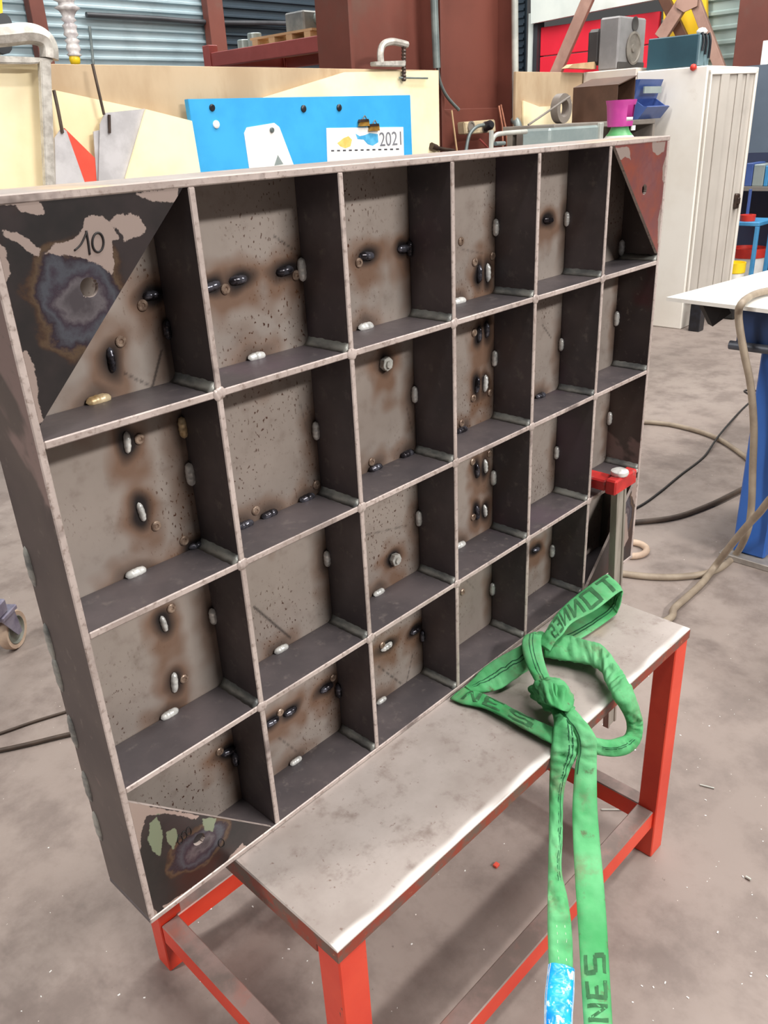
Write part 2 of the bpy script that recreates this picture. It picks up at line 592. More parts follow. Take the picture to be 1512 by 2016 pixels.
# every weld, stud and nut, read off the photograph: (kind, px, py)
# b = bead lying on the back plate (h across / v upright), r = bead in the corner to the right rib, s = bead in the corner to the shelf below
BEADS = [
    ('bh', 301, 581, 0), ('bv', 219, 709, 0), ('r', 326, 650, 0), ('s', 196, 785, 2),
    ('bh', 417, 564, 0), ('bh', 469, 551, 0), ('bh', 561, 533, 0), ('r', 594, 531, 1), ('s', 508, 704, 1),
    ('bh', 722, 504, 0), ('bh', 796, 489, 0), ('r', 811, 489, 0), ('s', 723, 646, 1), ('r', 817, 777, 1),
    ('bv', 943, 540, 0), ('bv', 960, 537, 1), ('r', 977, 448, 1), ('s', 907, 596, 1),
    ('bh', 1079, 433, 0), ('r', 1114, 432, 1), ('r', 1223, 488, 1),
    ('bv', 943, 659, 0), ('bv', 958, 649, 0), ('r', 974, 706, 1), ('bv', 939, 758, 0), ('bv', 955, 755, 1), ('s', 912, 846, 0),
    ('r', 1104, 679, 1), ('s', 1067, 775, 0), ('r', 1213, 628, 1), ('r', 1198, 825, 1), ('r', 1093, 893, 1),
    ('bv', 939, 927, 0), ('bv', 955, 918, 1), ('r', 970, 942, 1), ('bv', 939, 1009, 0), ('bv', 954, 1006, 1), ('s', 908, 1071, 1),
    ('r', 1083, 1088, 1), ('bh', 1055, 1082, 0), ('r', 967, 1162, 1),
    ('bv', 250, 871, 1), ('r', 379, 836, 2), ('r', 375, 934, 1), ('bv', 278, 1008, 1), ('bh', 387, 1073, 0), ('s', 270, 1130, 1),
    ('bv', 322, 1228, 1), ('r', 421, 1213, 1), ('bv', 343, 1344, 1), ('s', 336, 1405, 1),
    ('r', 624, 848, 1), ('s', 607, 979, 0), ('s', 533, 1011, 0), ('s', 485, 1032, 0),
    ('s', 742, 922, 0), ('s', 805, 894, 0), ('r', 647, 1099, 1), ('s', 556, 1278, 1),
    ('r', 823, 1022, 1), ('s', 748, 1163, 1),
    ('bh', 536, 1421, 0), ('bh', 571, 1401, 0), ('bh', 643, 1354, 0), ('r', 668, 1360, 0), ('s', 585, 1503, 1),
    ('bh', 761, 1273, 1), ('bh', 818, 1241, 0), ('r', 834, 1252, 0), ('s', 753, 1380, 1),
    ('bh', 452, 1478, 0), ('r', 464, 1495, 0),
]
STUDS = [(280, 601), (237, 672), (443, 569), (582, 542), (706, 517), (907, 475), (934, 516), (969, 504), (933, 655), (931, 784), (964, 773), (908, 833),
         (963, 893), (930, 909), (931, 1018), (910, 1165), (274, 864), (307, 1035), (362, 1064), (337, 1197), (450, 1295), (362, 1336),
         (622, 954), (503, 1005), (731, 909), (551, 1402), (655, 1334), (752, 1270), (432, 1479)]
NUTS = [(760, 716), (778, 1101)]
LINES = [((500, 1195), (572, 1256), 1.0), ((548, 1452), (590, 1484), .6), ((745, 1312), (790, 1346), .8), ((812, 1290), (800, 1345), .7), ((245, 735), (300, 762), .7),
         ((300, 762), (318, 690), .9), ((540, 465), (575, 490), .7), ((690, 1060), (800, 1035), .5), ((605, 800), (622, 838), .6), ((590, 790), (612, 880), .4),
         ((800, 800), (812, 850), .5), ((905, 490), (955, 500), .4), ((1068, 640), (1085, 665), .7), ((905, 1130), (935, 1160), .4)]


def bead_mesh(name, L, W, hgt, seed):
    """a lumpy weld bead along local x, its flat side down, raised along z"""
    bm = newbm()
    nu, nw = 15, 8
    rows = []
    for i in range(nu):
        u = -1 + 2 * i / (nu - 1)
        w = W * max(0.0, 1 - abs(u) ** 3.2) ** 0.5
        w *= 1 + 0.05 * math.sin(i * 1.9 + seed)
        row = []
        for j in range(nw):
            a = math.pi * j / (nw - 1)
            z = hgt * math.sin(a) * (1 - abs(u) ** 4) * (0.95 + 0.10 * math.sin(i * 1.7 + seed * 2.1) + 0.06 * math.sin(i * 3.1 + j * 2))
            row.append(bm.verts.new((u * L / 2, w / 2 * math.cos(a), max(0, z))))
        rows.append(row)
    for i in range(nu - 1):
        for j in range(nw - 1):
            bm.faces.new((rows[i][j], rows[i + 1][j], rows[i + 1][j + 1], rows[i][j + 1]))
    bmesh.ops.remove_doubles(bm, verts=bm.verts, dist=1e-5)
    bmesh.ops.recalc_face_normals(bm, faces=bm.faces)
    me = bpy.data.meshes.new(name)
    bm.to_mesh(me)
    bm.free()
    me.shade_smooth()
    return me


BEAD_ME = {}
for kind, m in ((0, 'weld_dark'), (1, 'weld'), (2, 'weld_tan')):
    for s in range(3):
        me = bead_mesh('weld_bead', 0.027, 0.0105, 0.0055, s * 2.3 + kind)
        me.materials.append(MAT[m])
        BEAD_ME[kind, s] = me


def cell_of(x, z):
    i = max(k for k in range(6) if COLS[k] - 0.02 <= x or k == 0)
    j = [k for k in range(4) if ROWS[k + 1] - 0.02 <= z]
    return i, (j[0] if j else 3)


def place(me, name, M, parent, label=None):
    o = bpy.data.objects.new(name, me)
    COL.objects.link(o)
    o.parent = parent
    M = M.copy()
    M.translation = M.translation - world_loc(parent)
    o.matrix_local = M
    if label:
        o['label'] = label
    return o


burns = []
rng = random.Random(3)
for k, (kind, px, py, sh) in enumerate(BEADS):
    me = BEAD_ME[sh, k % 3]
    sc = rng.uniform(0.85, 1.12)
    if kind[0] == 'b':
        p = at(px, py, 'y', D - 0.0008)
        d = V(0, 0, 1) if kind == 'bv' else V(1, 0, 0)
        d = (d + V(rng.uniform(-.15, .15), 0, rng.uniform(-.15, .15))).normalized()
        M = rot_to(d, (0, -1, 0))
        burns.append((p.x, p.z, 1.0, kind))
    elif kind == 'r':
        p = at(px, py, 'y', D - 0.004)
        i = min(range(1, 7), key=lambda q: abs(COLS[q] - p.x))
        xw = COLS[i] - T / 2 if i < 6 else XR - T
        p.x, p.y = xw - 0.0026, D - 0.0036
        M = rot_to((0, 0, 1), (-1, -1, 0))
        burns.append((p.x, p.z, 0.55, 'r'))
    else:
        p = at(px, py, 'y', D - 0.006)
        j = min(range(1, 5), key=lambda q: abs(ROWS[q] + T / 2 - p.z))
        p.z, p.y = ROWS[j] + T / 2 + 0.0026, D - 0.0036
        M = rot_to((1, 0, 0), (0, -1, 1))
        burns.append((p.x, p.z, 0.6, 's'))
    M = M @ Matrix.Diagonal((sc, sc * (0.8 if kind == 'bv' else 1), 1, 1))
    M.translation = p
    place(me, 'weld_bead', M, grid)

bm = newbm()
add_lathe(bm, [(0.0062, 0), (0.0062, 0.0016), (0.0050, 0.0026), (0.0026, 0.0026), (0.0018, 0.0012), (0.0, 0.0012)], (0, 0, 0), (0, 0, 1), 16)
stud_me = bpy.data.meshes.new('stud')
bm.to_mesh(stud_me)
bm.free()
stud_me.materials.append(MAT['stud'])
for px, py in STUDS:
    p = at(px, py, 'y', D)
    M = rot_to((1, 0, 0), (0, -1, 0))
    M.translation = p
    place(stud_me, 'stud', M, grid)
    burns.append((p.x, p.z, 0.16, 't'))
bm = newbm()
hexp = [V(0.0105 * math.cos(a * math.pi / 3), 0.0105 * math.sin(a * math.pi / 3), 0) for a in range(6)]
add_prism(bm, hexp, (0, 0, 0.009))
bmesh.ops.bevel(bm, geom=list(bm.edges), offset=0.0008, segments=1, affect='EDGES')
add_lathe(bm, [(0.0055, 0.009), (0.0055, 0.012), (0.0, 0.0125)], (0, 0, 0), (0, 0, 1), 14)
nut_me = bpy.data.meshes.new('hex_nut')
bm.to_mesh(nut_me)
bm.free()
nut_me.materials.append(MAT['nut'])
for k, (px, py) in enumerate(NUTS):
    p = at(px, py, 'y', D - 0.004)
    p.y = D
    M = rot_to((1, 0, 0.3 + k), (0, -1, 0))
    M.translation = p
    place(nut_me, 'hex_nut', M, grid, 'bright hexagon nut welded to the back plate')
    burns.append((p.x, p.z, 1.0, 'n'))

# back plate with the heat marks of the welding on it
x0, x1, z0, z1 = XL + T, XR - T, ZB + T, ZT - T
nx, nz = 560, 390
gx, gz = np.meshgrid(np.linspace(x0, x1, nx), np.linspace(z0, z1, nz), indexing='ij')
burn = np.zeros_like(gx)
rust = np.zeros_like(gx)
rnd = np.random.RandomState(5)
wob = np.array([noise.noise(V(a * 45, 0, b * 45)) for a, b in zip(gx.ravel(), gz.ravel())]).reshape(gx.shape)
for (bx_, bz_, w, kd) in burns:
    dx, dz = gx - bx_, gz - bz_
    lx, lz = (0.017, 0.010) if kd in ('bh', 's') else (0.010, 0.017)
    if kd in ('t',):
        lx = lz = 0.007
    if kd == 'n':
        lx = lz = 0.013
    r = np.sqrt((dx / lx) ** 2 + (dz / lz) ** 2) + wob * 0.5
    burn = np.maximum(burn, w * np.clip(1.75 - r, 0, 1) ** 0.9)
    dz2 = np.where(dz < 0, dz * 0.55, dz)
    r2 = np.sqrt((dx / (lx * 1.7)) ** 2 + (dz2 / (lz * 1.7)) ** 2) + wob * 0.7
    rust = np.maximum(rust, 0.7 * min(1, w * 1.2) * np.clip(1.9 - r2, 0, 1))
for (a, b, w) in LINES:
    A, B = at(*a, 'y', D), at(*b, 'y', D)
    ux, uz = B.x - A.x, B.z - A.z
    L2 = ux * ux + uz * uz
    tt = np.clip(((gx - A.x) * ux + (gz - A.z) * uz) / L2, 0, 1)
    dd = np.hypot(gx - A.x - tt * ux, gz - A.z - tt * uz)
    burn = np.maximum(burn, w * 0.9 * np.clip(1.5 - dd / 0.0014, 0, 1) * (1.0 if w > .85 else (0.3 + 0.7 * (np.sin(tt * 34 + 9 * w) > -0.2))))
co = np.stack([gx.ravel(), np.full(gx.size, D), gz.ravel()], 1)
idx = np.arange(nx * nz).reshape(nx, nz)
fq = np.stack([idx[:-1, :-1].ravel(), idx[1:, :-1].ravel(), idx[1:, 1:].ravel(), idx[:-1, 1:].ravel()], 1)
nv = len(co)
bx = [(x0, D + .0002, z0), (x1, D + .0002, z0), (x1, D + .0002, z1), (x0, D + .0002, z1), (x0, 0.108, z0), (x1, 0.108, z0), (x1, 0.108, z1), (x0, 0.108, z1)]
me = bpy.data.meshes.new('back_plate')
me.from_pydata(co.tolist() + bx, [], fq.tolist() + [(nv + 4, nv + 7, nv + 6, nv + 5), (nv, nv + 4, nv + 5, nv + 1), (nv + 1, nv + 5, nv + 6, nv + 2), (nv + 2, nv + 6, nv + 7, nv + 3), (nv + 3, nv + 7, nv + 4, nv)])
for nm, arr in (('burn', burn), ('rust', rust)):
    a_ = me.attributes.new(nm, 'FLOAT', 'POINT')
    a_.data.foreach_set('value', np.concatenate([arr.ravel(), np.zeros(8)]).astype(np.float32))
o = obj('back_plate', me, MAT['back'], grid)
o.location = -world_loc(grid)

# fillet welds running from front to back in the lower right corner of each cell, and the ground caps on the crossings
bm = newbm()
secs = []
for i in range(15):
    y = 0.002 + (D - 0.004) * i / 14
    w = 0.0105 * (0.95 + 0.05 * math.sin(i * 2.2) + 0.03 * math.sin(i * 5.1))
    secs.append([bm.verts.new(v) for v in ((0, y, 0), (-w, y, 0), (-w * 0.36, y, w * 0.36), (0, y, w))])
for a, b in zip(secs[:-1], secs[1:]):
    for k in range(4):
        bm.faces.new((a[k], b[k], b[(k + 1) % 4], a[(k + 1) % 4]))
bm.faces.new(secs[0][::-1])
bm.faces.new(secs[-1])
bmesh.ops.recalc_face_normals(bm, faces=bm.faces)
fil_me = bpy.data.meshes.new('fillet_weld')
bm.to_mesh(fil_me)
bm.free()
fil_me.shade_smooth()
fil_me.materials.append(MAT['fillet'])
for j in range(1, 5):
    for i in range(1, 7):
        M = Matrix.Translation((COLS[i] - T / 2 if i < 6 else XR - T, 0, ROWS[j] + T / 2))
        if (i, j) in ((1, 4), (6, 4)):
            continue
        place(fil_me, 'fillet_weld', M, grid)
cap_me = bead_mesh('weld_cap', 0.017, 0.014, 0.0022, 1.0)
cap_me.materials.append(MAT['edge'])
for j in range(1, 4):
    for i in range(1, 6):
        M = rot_to((1, 0, 0.4 * math.sin(i * 3 + j * 5)), (0, -1, 0))
        M.translation = (COLS[i], 0.0008, ROWS[j])
        place(cap_me, 'weld_cap', M, grid)
# short seam welds along the rear joint of the left side plate
seam_me = bead_mesh('seam_weld', 0.050, 0.014, 0.003, 0.5)
seam_me.materials.append(MAT['fillet'])
for py in (1120, 1270, 1335, 1450, 1560, 1640):
    p = at(60 + (py - 1100) * 0.27, py, 'x', XL)
    M = rot_to((0, 0, 1), (-1, 0, 0))
    M.translation = (XL - 0.0001, DS - 0.007, p.z)
    place(seam_me, 'seam_weld', M, grid)

# ------------------------------------------------------------------ corner gussets with a drilled hole
def in_poly(x, z, poly):
    ins = np.zeros(x.shape, bool)
    n = len(poly)
    for i in range(n):
        ax, az = poly[i]
        bx2, bz2 = poly[(i + 1) % n]
        cond = ((az > z) != (bz2 > z)) & (x < (bx2 - ax) * (z - az) / (bz2 - az + 1e-12) + ax)
        ins ^= cond
    return ins


def poly_soft(x, z, poly, soft=0.006):
    """1 deep inside the polygon, 0 well outside, 0.5 on its outline"""
    dmin = np.full(x.shape, 9.0)
    n = len(poly)
    for i in range(n):
        ax, az = poly[i]
        bx2, bz2 = poly[(i + 1) % n]
        ux, uz = bx2 - ax, bz2 - az
        tt = np.clip(((x - ax) * ux + (z - az) * uz) / (ux * ux + uz * uz + 1e-12), 0, 1)
        dmin = np.minimum(dmin, np.hypot(x - ax - tt * ux, z - az - tt * uz))
    s = np.where(in_poly(x, z, poly), 1, -1)
    return np.clip(0.5 + s * dmin / (2 * soft), 0, 1)


def gusset(corner, ax, az, legx, legz, hole, hr, patches=(), heat=None, reflect_tint=0.0, green=(), label=None):
    """right triangle at corner=(x,z) with legs along ax (+1/-1 in x) and az (+1/-1 in z)"""
    n = 120
    pts, index = [], {}
    for i in range(n + 1):
        for j in range(n + 1 - i):
            index[i, j] = len(pts)
            pts.append((corner[0] + ax * legx * i / n, corner[1] + az * legz * j / n))
    P = np.array(pts)
    step = max(legx, legz) / n
    d = P - np.array(hole)
    r = np.hypot(d[:, 0], d[:, 1])
    dead = r < hr - 0.35 * step
    near = (~dead) & (r < hr + 0.65 * step)
    near_set = set(np.where(near)[0].tolist())
    P[near] = np.array(hole) + d[near] / r[near, None] * hr
    keep = np.where(~dead)[0]
    remap = {int(k): q for q, k in enumerate(keep)}
    fs = []
    for i in range(n):
        for j in range(n - i):
            tris = [(index[i, j], index[i + 1, j], index[i, j + 1])]
            if (i + 1, j + 1) in index:
                tris.append((index[i + 1, j], index[i + 1, j + 1], index[i, j + 1]))
            for tr in tris:
                if all(q in remap for q in tr) and not all(q in near_set for q in tr):
                    tr = tr if ax * az < 0 else tr[::-1]
                    fs.append([remap[q] for q in tr[::-1]])
    P = P[keep]
    me = bpy.data.meshes.new('corner_gusset')
    me.from_pydata([(a, 0.0012, b) for a, b in P], [], fs)
    x, z = P[:, 0], P[:, 1]
    bare = np.zeros(len(P))
    for poly in patches:
        bare = np.maximum(bare, poly_soft(x, z, [(at(*q, 'y', 0).x, at(*q, 'y', 0).z) for q in poly]))
    gr = np.zeros(len(P))
    for poly in green:
        s = poly_soft(x, z, [(at(*q, 'y', 0).x, at(*q, 'y', 0).z) for q in poly])
        bare = np.maximum(bare, s)
        gr = np.maximum(gr, (s > 0.2) * 1.0)
    ht = np.zeros(len(P))
    if heat:
        c0 = at(heat[0], heat[1], 'y', 0)
        wv = np.array([noise.noise(V(a * 40, 1, b * 40)) for a, b in zip(x, z)])
        ht = np.clip(1.15 - np.hypot((x - c0.x) / heat[2], (z - c0.z) / heat[3]) - 0.25 * wv, 0, 1)
    for nm, arr in (('bare', bare), ('temper_mark', ht), ('green', gr), ('reflect_tint', np.full(len(P), reflect_tint))):
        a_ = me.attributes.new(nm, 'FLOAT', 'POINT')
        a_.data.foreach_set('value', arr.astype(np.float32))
    o = obj('corner_gusset', me, [MAT['gusset'], MAT['edge']], grid)
    o.location = -world_loc(grid)
    md = o.modifiers.new('thickness', 'SOLIDIFY')
    md.thickness = 0.0055
    md.offset = -1.0
    md.material_offset_rim = 1
    if label:
        o['label'] = label
    return o


hTL = at(177, 566, 'y', 0)
gusset((XL + T, ZT - T), 1, -1, 0.187, 0.187, (hTL.x, hTL.z), 0.0088, patches=[
    [(-10, 380), (60, 388), (87, 402), (86, 420), (72, 423), (40, 415), (30, 405), (-10, 405)],
    [(8, 452), (35, 458), (62, 478), (85, 490), (80, 505), (60, 500), (40, 482), (10, 464)],
    [(165, 452), (170, 430), (185, 424), (203, 424), (216, 436), (228, 455), (236, 470), (222, 474), (226, 520), (222, 540), (195, 520), (150, 505), (88, 500), (110, 480), (150, 472), (160, 456)],
    [(216, 440), (230, 424), (258, 420), (275, 428), (290, 450), (283, 462), (262, 470), (247, 476), (243, 462), (226, 445)],
    [(-10, 470), (12, 490), (20, 520), (20, 540), (12, 553), (-10, 552)],
    [(38, 695), (52, 690), (62, 706), (72, 742), (78, 790), (88, 832), (74, 838), (60, 780), (45, 720)],
    [(268, 382), (300, 376), (356, 366), (346, 396), (320, 399), (290, 393)]],
    heat=(160, 590, 0.047, 0.050), label='dark triangular corner plate with ground patches and handwritten 10')
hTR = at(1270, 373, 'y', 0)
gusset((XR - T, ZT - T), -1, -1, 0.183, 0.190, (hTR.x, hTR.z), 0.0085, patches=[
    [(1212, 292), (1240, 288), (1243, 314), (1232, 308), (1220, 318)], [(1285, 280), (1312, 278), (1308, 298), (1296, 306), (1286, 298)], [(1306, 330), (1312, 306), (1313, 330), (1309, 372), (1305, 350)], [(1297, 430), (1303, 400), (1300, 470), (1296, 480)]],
    heat=(1280, 345, 0.045, 0.045), reflect_tint=0.8, label='triangular corner plate with a painted red reflection and a drilled hole')
hBL = at(393, 1653, 'y', 0)
gusset((XL + T, ZB + T), 1, 1, 0.186, 0.184, (hBL.x, hBL.z), 0.0085, patches=[
    [(252, 1575), (300, 1590), (395, 1607), (388, 1614), (330, 1602), (288, 1608), (280, 1640), (276, 1690), (288, 1740), (304, 1790), (318, 1806), (300, 1830), (270, 1740), (255, 1640)],
    [(455, 1685), (478, 1660), (486, 1668), (470, 1690), (450, 1694)], [(365, 1758), (392, 1738), (386, 1760), (330, 1796), (322, 1785)]],
    green=[[(297, 1622), (310, 1608), (322, 1650), (316, 1686), (302, 1680), (293, 1650)], [(328, 1640), (345, 1630), (352, 1650), (342, 1672), (330, 1658)],
           [(398, 1612), (428, 1612), (420, 1640), (404, 1634)]], heat=(395, 1668, 0.045, 0.032), label='scorched triangular corner plate with pale green scrapes')
hBR = at(1225, 1060, 'y', 0)
gusset((XR - T, ZB + T), -1, 1, 0.183, 0.183, (1.144, H + 0.062), 0.0085, patches=[
    [(1246, 955), (1258, 940), (1256, 985), (1250, 992), (1244, 975)], [(1225, 1015), (1235, 1010), (1238, 1060), (1228, 1080)]],
    heat=(1230, 1020, 0.04, 0.05), label='grey triangular corner plate behind the red clamp')
# handwritten 10
bm = newbm()
on_ = lambda x, y: at(x, y, 'y', 0.0006)
add_tube(bm, smooth_path([on_(147, 493), on_(160, 480), on_(171, 456)], 5), 0.0009, 6)
add_tube(bm, smooth_path([on_(170, 454), on_(174, 478), on_(177, 501)], 4), 0.0010, 6)
add_tube(bm, [on_(193 + 11 * math.cos(a * math.pi / 12), 477 + 19 * math.sin(a * math.pi / 12)) for a in range(24)], 0.0010, 6, closed=True)
o = obj('handwritten_number', bm, MAT['black'], grid, True)
o['label'] = 'number 10 written in black marker'
# scribbled rings on the lower left plate
bm = newbm()
for cx, cy, rx, ry in ((355, 1653, 5, 9), (363, 1645, 5, 8), (372, 1637, 5, 8), (436, 1660, 6, 8)):
    add_tube(bm, [on_(cx + rx * math.cos(a * math.pi / 8), cy + ry * math.sin(a * math.pi / 8)) for a in range(16)], 0.0005, 5, closed=True)
o = obj('scribbled_mark', bm, MAT['black'], grid, True)
o['label'] = 'rings scribbled in dark marker'

# =================================================================== RED BAR CLAMP on the right end
clamp = thing('bar_clamp', 'red and steel bar clamp hooked over a shelf at the right end of the grid', 'clamp', (1.05, -0.03, 0.20))
bm = newbm()
A, B = V(1.050, -0.032, 0.806), V(1.096, -0.032, 0.185)
M = rot_to((B - A), (0, 1, 0))
M.translation = A
L = (B - A).length
add_box(bm, (0, -0.0175, -0.006), (L, 0.0175, 0.006), 0.001, M=M)
add_box(bm, (0, -0.0177, -0.0085), (L, -0.0105, -0.0055), 0.001, M=M)
add_box(bm, (0, 0.0105, -0.0085), (L, 0.0177, -0.0055), 0.001, M=M)
obj('bar', bm, MAT['bar_steel'], clamp)
bm = newbm()
add_box(bm, (1.016, -0.045, 0.776), (1.098, -0.0220, 0.806), 0.003)
obj('jaw_head', bm, MAT['clamp_red'], clamp)
bm = newbm()
add_box(bm, (1.018, -0.0215, 0.779), (1.056, 0.062, 0.801), 0.003)
add_box(bm, (1.020, 0.030, 0.764), (1.056, 0.060, 0.778), 0.003)
obj('jaw_arm', bm, MAT['clamp_red'], clamp)
bm = newbm()
add_lathe(bm, [(0.016, 0.0), (0.0175, 0.003), (0.0165, 0.008), (0.012, 0.0105), (0, 0.011)], (1.052, -0.032, 0.806), seg=12)
obj('top_pin', bm, MAT['weld'], clamp, 40)
bm = newbm()
add_box(bm, (1.068, -0.052, 0.400), (1.100, 0.050, 0.440), 0.003)
obj('sliding_jaw', bm, MAT['clamp_red'], clamp)

# =================================================================== GREEN ROUND SLING
def atd(x, y, d):
    return Vector(_C + d * (_R @ np.array([(x - 756) / F_PX, -(y - 1008) / F_PX, -1.0])))


sling = thing('lifting_sling', 'dirty green lifting sling knotted on the bench and hanging over its edge', 'lifting sling', (0.66, -0.12, H))


class Strap:
    """flattened hose through pairs of edge points, with soft creases"""

    def __init__(self, secs, th, n=9, crease=0.0, seed=0.0):
        self.L = smooth_path([s[0] for s in secs], n)
        self.R = smooth_path([s[1] for s in secs], n)
        self.N = len(self.L)
        self.th, self.crease, self.seed = th, crease, seed
        self.nrm = []
        for i in range(self.N):
            a = (self.R[i] - self.L[i])
            c0 = (self.L[max(i - 1, 0)] + self.R[max(i - 1, 0)]) / 2
            c1 = (self.L[min(i + 1, self.N - 1)] + self.R[min(i + 1, self.N - 1)]) / 2
            nn = a.cross(c1 - c0)
            self.nrm.append(nn.normalized() if nn.length > 1e-9 else V(0, 0, 1))
        # keep the outer side facing the same way all along
        for i in range(1, self.N):
            if self.nrm[i].dot(self.nrm[i - 1]) < 0:
                self.nrm[i] = -self.nrm[i]
        mid = self.N // 2
        if self.nrm[mid].dot(CAM_LOC - self.L[mid]) < 0:
            self.nrm = [-v for v in self.nrm]

    def lift(self, i, u):
        prof = max(0.0, 1 - abs(2 * u - 1) ** 2.6) ** 0.5
        w = self.crease * (noise.noise(V(i * 0.33 + self.seed, u * 2.2, self.seed)) + 0.6 * noise.noise(V(i * 0.8, u * 4 + self.seed, 2)))
        return prof * (self.th + w)

    def pt(self, s, u, off=0.0, side=1):
        f = min(max(s, 0), 1) * (self.N - 1)
        i = min(int(f), self.N - 2)
        k = f - i
        P = []
        for j in (i, i + 1):
            P.append(self.L[j].lerp(self.R[j], u) + self.nrm[j] * (side * self.lift(j, u) + off * side))
        return P[0].lerp(P[1], k)

    def mesh(self, bm, mi=0):
        us = [0.5 - 0.5 * math.cos(math.pi * k / 10) for k in range(11)]
        rings = []
        for i in range(self.N):
            top = [self.L[i].lerp(self.R[i], u) + self.nrm[i] * self.lift(i, u) for u in us]
            bot = [self.L[i].lerp(self.R[i], u) - self.nrm[i] * self.lift(i, u) for u in us[1:-1]][::-1]
            rings.append([bm.verts.new(p) for p in top + bot])
        fs = []
        m = len(rings[0])
        for a, b in zip(rings[:-1], rings[1:]):
            for k in range(m):
                fs.append(bm.faces.new((a[k], b[k], b[(k + 1) % m], a[(k + 1) % m])))
        fs.append(bm.faces.new(rings[0]))
        fs.append(bm.faces.new(rings[-1][::-1]))
        bmesh.ops.recalc_face_normals(bm, faces=fs)
        for f in fs:
            f.material_index = mi

    def strip(self, bm, u, w, s0, s1, off=0.0004, dash=None, side=1):
        """thin line of thread laid on the cloth along the strap"""
        k = max(2, int((s1 - s0) * self.N * 1.5))
        prev = None
        for q in range(k + 1):
            s = s0 + (s1 - s0) * q / k
            if dash and (q % dash) == dash - 1:
                prev = None
                continue
            a = bm.verts.new(self.pt(s, u - w, off, side))
            b = bm.verts.new(self.pt(s, u + w, off, side))
            if prev:
                bm.faces.new((prev[0], a, b, prev[1]))
            prev = (a, b)

    def glyphs(self, bm, text, s0, s1, u0, u1, up=False, off=0.0005):
        """stencil letters, one cell each from s0 to s1; letter tops toward u0"""
        n = len(text)
        for q, ch in enumerate(text):
            a = s0 + (s1 - s0) * q / n
            b = s0 + (s1 - s0) * (q + 0.78) / n
            for (x0, y0, x1, y1) in GLYPH.get(ch, []):
                wx, wy = (0.22, 0.0) if abs(x1 - x0) < 0.05 else (0.0, 0.17)
                if wx == 0 and abs(y1 - y0) > 0.05:
                    wx = 0.2
                    wy = 0
                steps = 6
                prev = None
                for k in range(steps + 1):
                    t_ = k / steps
                    x, y = x0 + (x1 - x0) * t_, y0 + (y1 - y0) * t_
                    c = []
                    for sg in (-1, 1):
                        xx, yy = x + sg * wx / 2, y + sg * wy / 2
                        c.append(bm.verts.new(self.pt(a + (b - a) * xx, u1 + (u0 - u1) * yy, off)))
                    if prev:
                        bm.faces.new((prev[0], c[0], c[1], prev[1]))
                    prev = c


GLYPH = {  # strokes in a unit cell, x along the word, y up the letter
    'S': [(0.05, 0.95, 0.95, 0.95), (0.08, 0.95, 0.08, 0.5), (0.05, 0.5, 0.95, 0.5), (0.92, 0.5, 0.92, 0.05), (0.05, 0.05, 0.95, 0.05)],
    'E': [(0.1, 0.0, 0.1, 1.0), (0.1, 0.95, 0.95, 0.95), (0.1, 0.5, 0.7, 0.5), (0.1, 0.05, 0.95, 0.05)],
    'N': [(0.1, 0.0, 0.1, 1.0), (0.1, 1.0, 0.9, 0.0), (0.9, 0.0, 0.9, 1.0)],
    'T': [(0.0, 0.95, 1.0, 0.95), (0.5, 0.0, 0.5, 0.95)],
    'O': [(0.1, 0.0, 0.1, 1.0), (0.9, 0.0, 0.9, 1.0), (0.1, 0.95, 0.9, 0.95), (0.1, 0.05, 0.9, 0.05)],
}


def zsec(l, r, zl, zr=None):
    return (at(l[0], l[1], 'z', H + zl), at(r[0], r[1], 'z', H + (zl if zr is None else zr)))


def dsec(l, r, d, dr=None):
    return (atd(l[0], l[1], d), atd(r[0], r[1], d if dr is None else dr))


def to_floor(secs):
    """let a hanging tail run on down to the floor and lie there"""
    l, r = secs[-1]
    for d in ((0.0, -0.02, -0.10), (0.0, -0.03, -0.20)):
        if l.z + d[2] > 0.03:
            secs.append((l + V(*d), r + V(*d)))
    l, r = secs[-1]
    dz = 0.012 - (l.z + r.z) / 2
    secs.append((V(l.x, l.y - 0.05, l.z + dz), V(r.x, r.y - 0.05, r.z + dz)))
    l, r = secs[-1]
    for k in (0.10, 0.25):
        secs.append((V(l.x - 0.02, l.y - k, 0.012), V(r.x - 0.02, r.y - k, 0.012)))
    return secs


loopA = Strap([zsec((1058, 1268), (1083, 1282), .036), zsec((1074, 1243), (1094, 1263), .046), zsec((1089, 1218), (1108, 1249), .052), zsec((1110, 1193), (1127, 1226), .056), zsec((1142, 1166), (1174, 1200), .058),
               zsec((1190, 1132), (1222, 1164), .054), zsec((1199, 1140), (1224, 1178), .040), zsec((1192, 1162), (1217, 1202), .020), zsec((1170, 1184), (1205, 1216), .010), zsec((1120, 1215), (1146, 1256), .008), zsec((1085, 1238), (1108, 1272), .009)], 0.0035, 9, 0.0025, 1.0)
loopE = Strap([zsec((1066, 1252), (1072, 1292), .020), zsec((1110, 1250), (1112, 1300), .022), zsec((1148, 1261), (1154, 1306), .024), zsec((1186, 1272), (1182, 1320), .026), zsec((1217, 1311), (1190, 1338), .028), zsec((1232, 1335), (1200, 1357), .024),
               dsec((1245, 1359), (1208, 1374), 1.345, 1.325), dsec((1262, 1404), (1228, 1408), 1.335), dsec((1266, 1430), (1234, 1430), 1.335), dsec((1260, 1462), (1230, 1446), 1.325), dsec((1238, 1484), (1216, 1452), 1.305), dsec((1205, 1490), (1196, 1456), 1.28), dsec((1165, 1484), (1165, 1450), 1.262)], 0.009, 9, 0.008, 4.0)
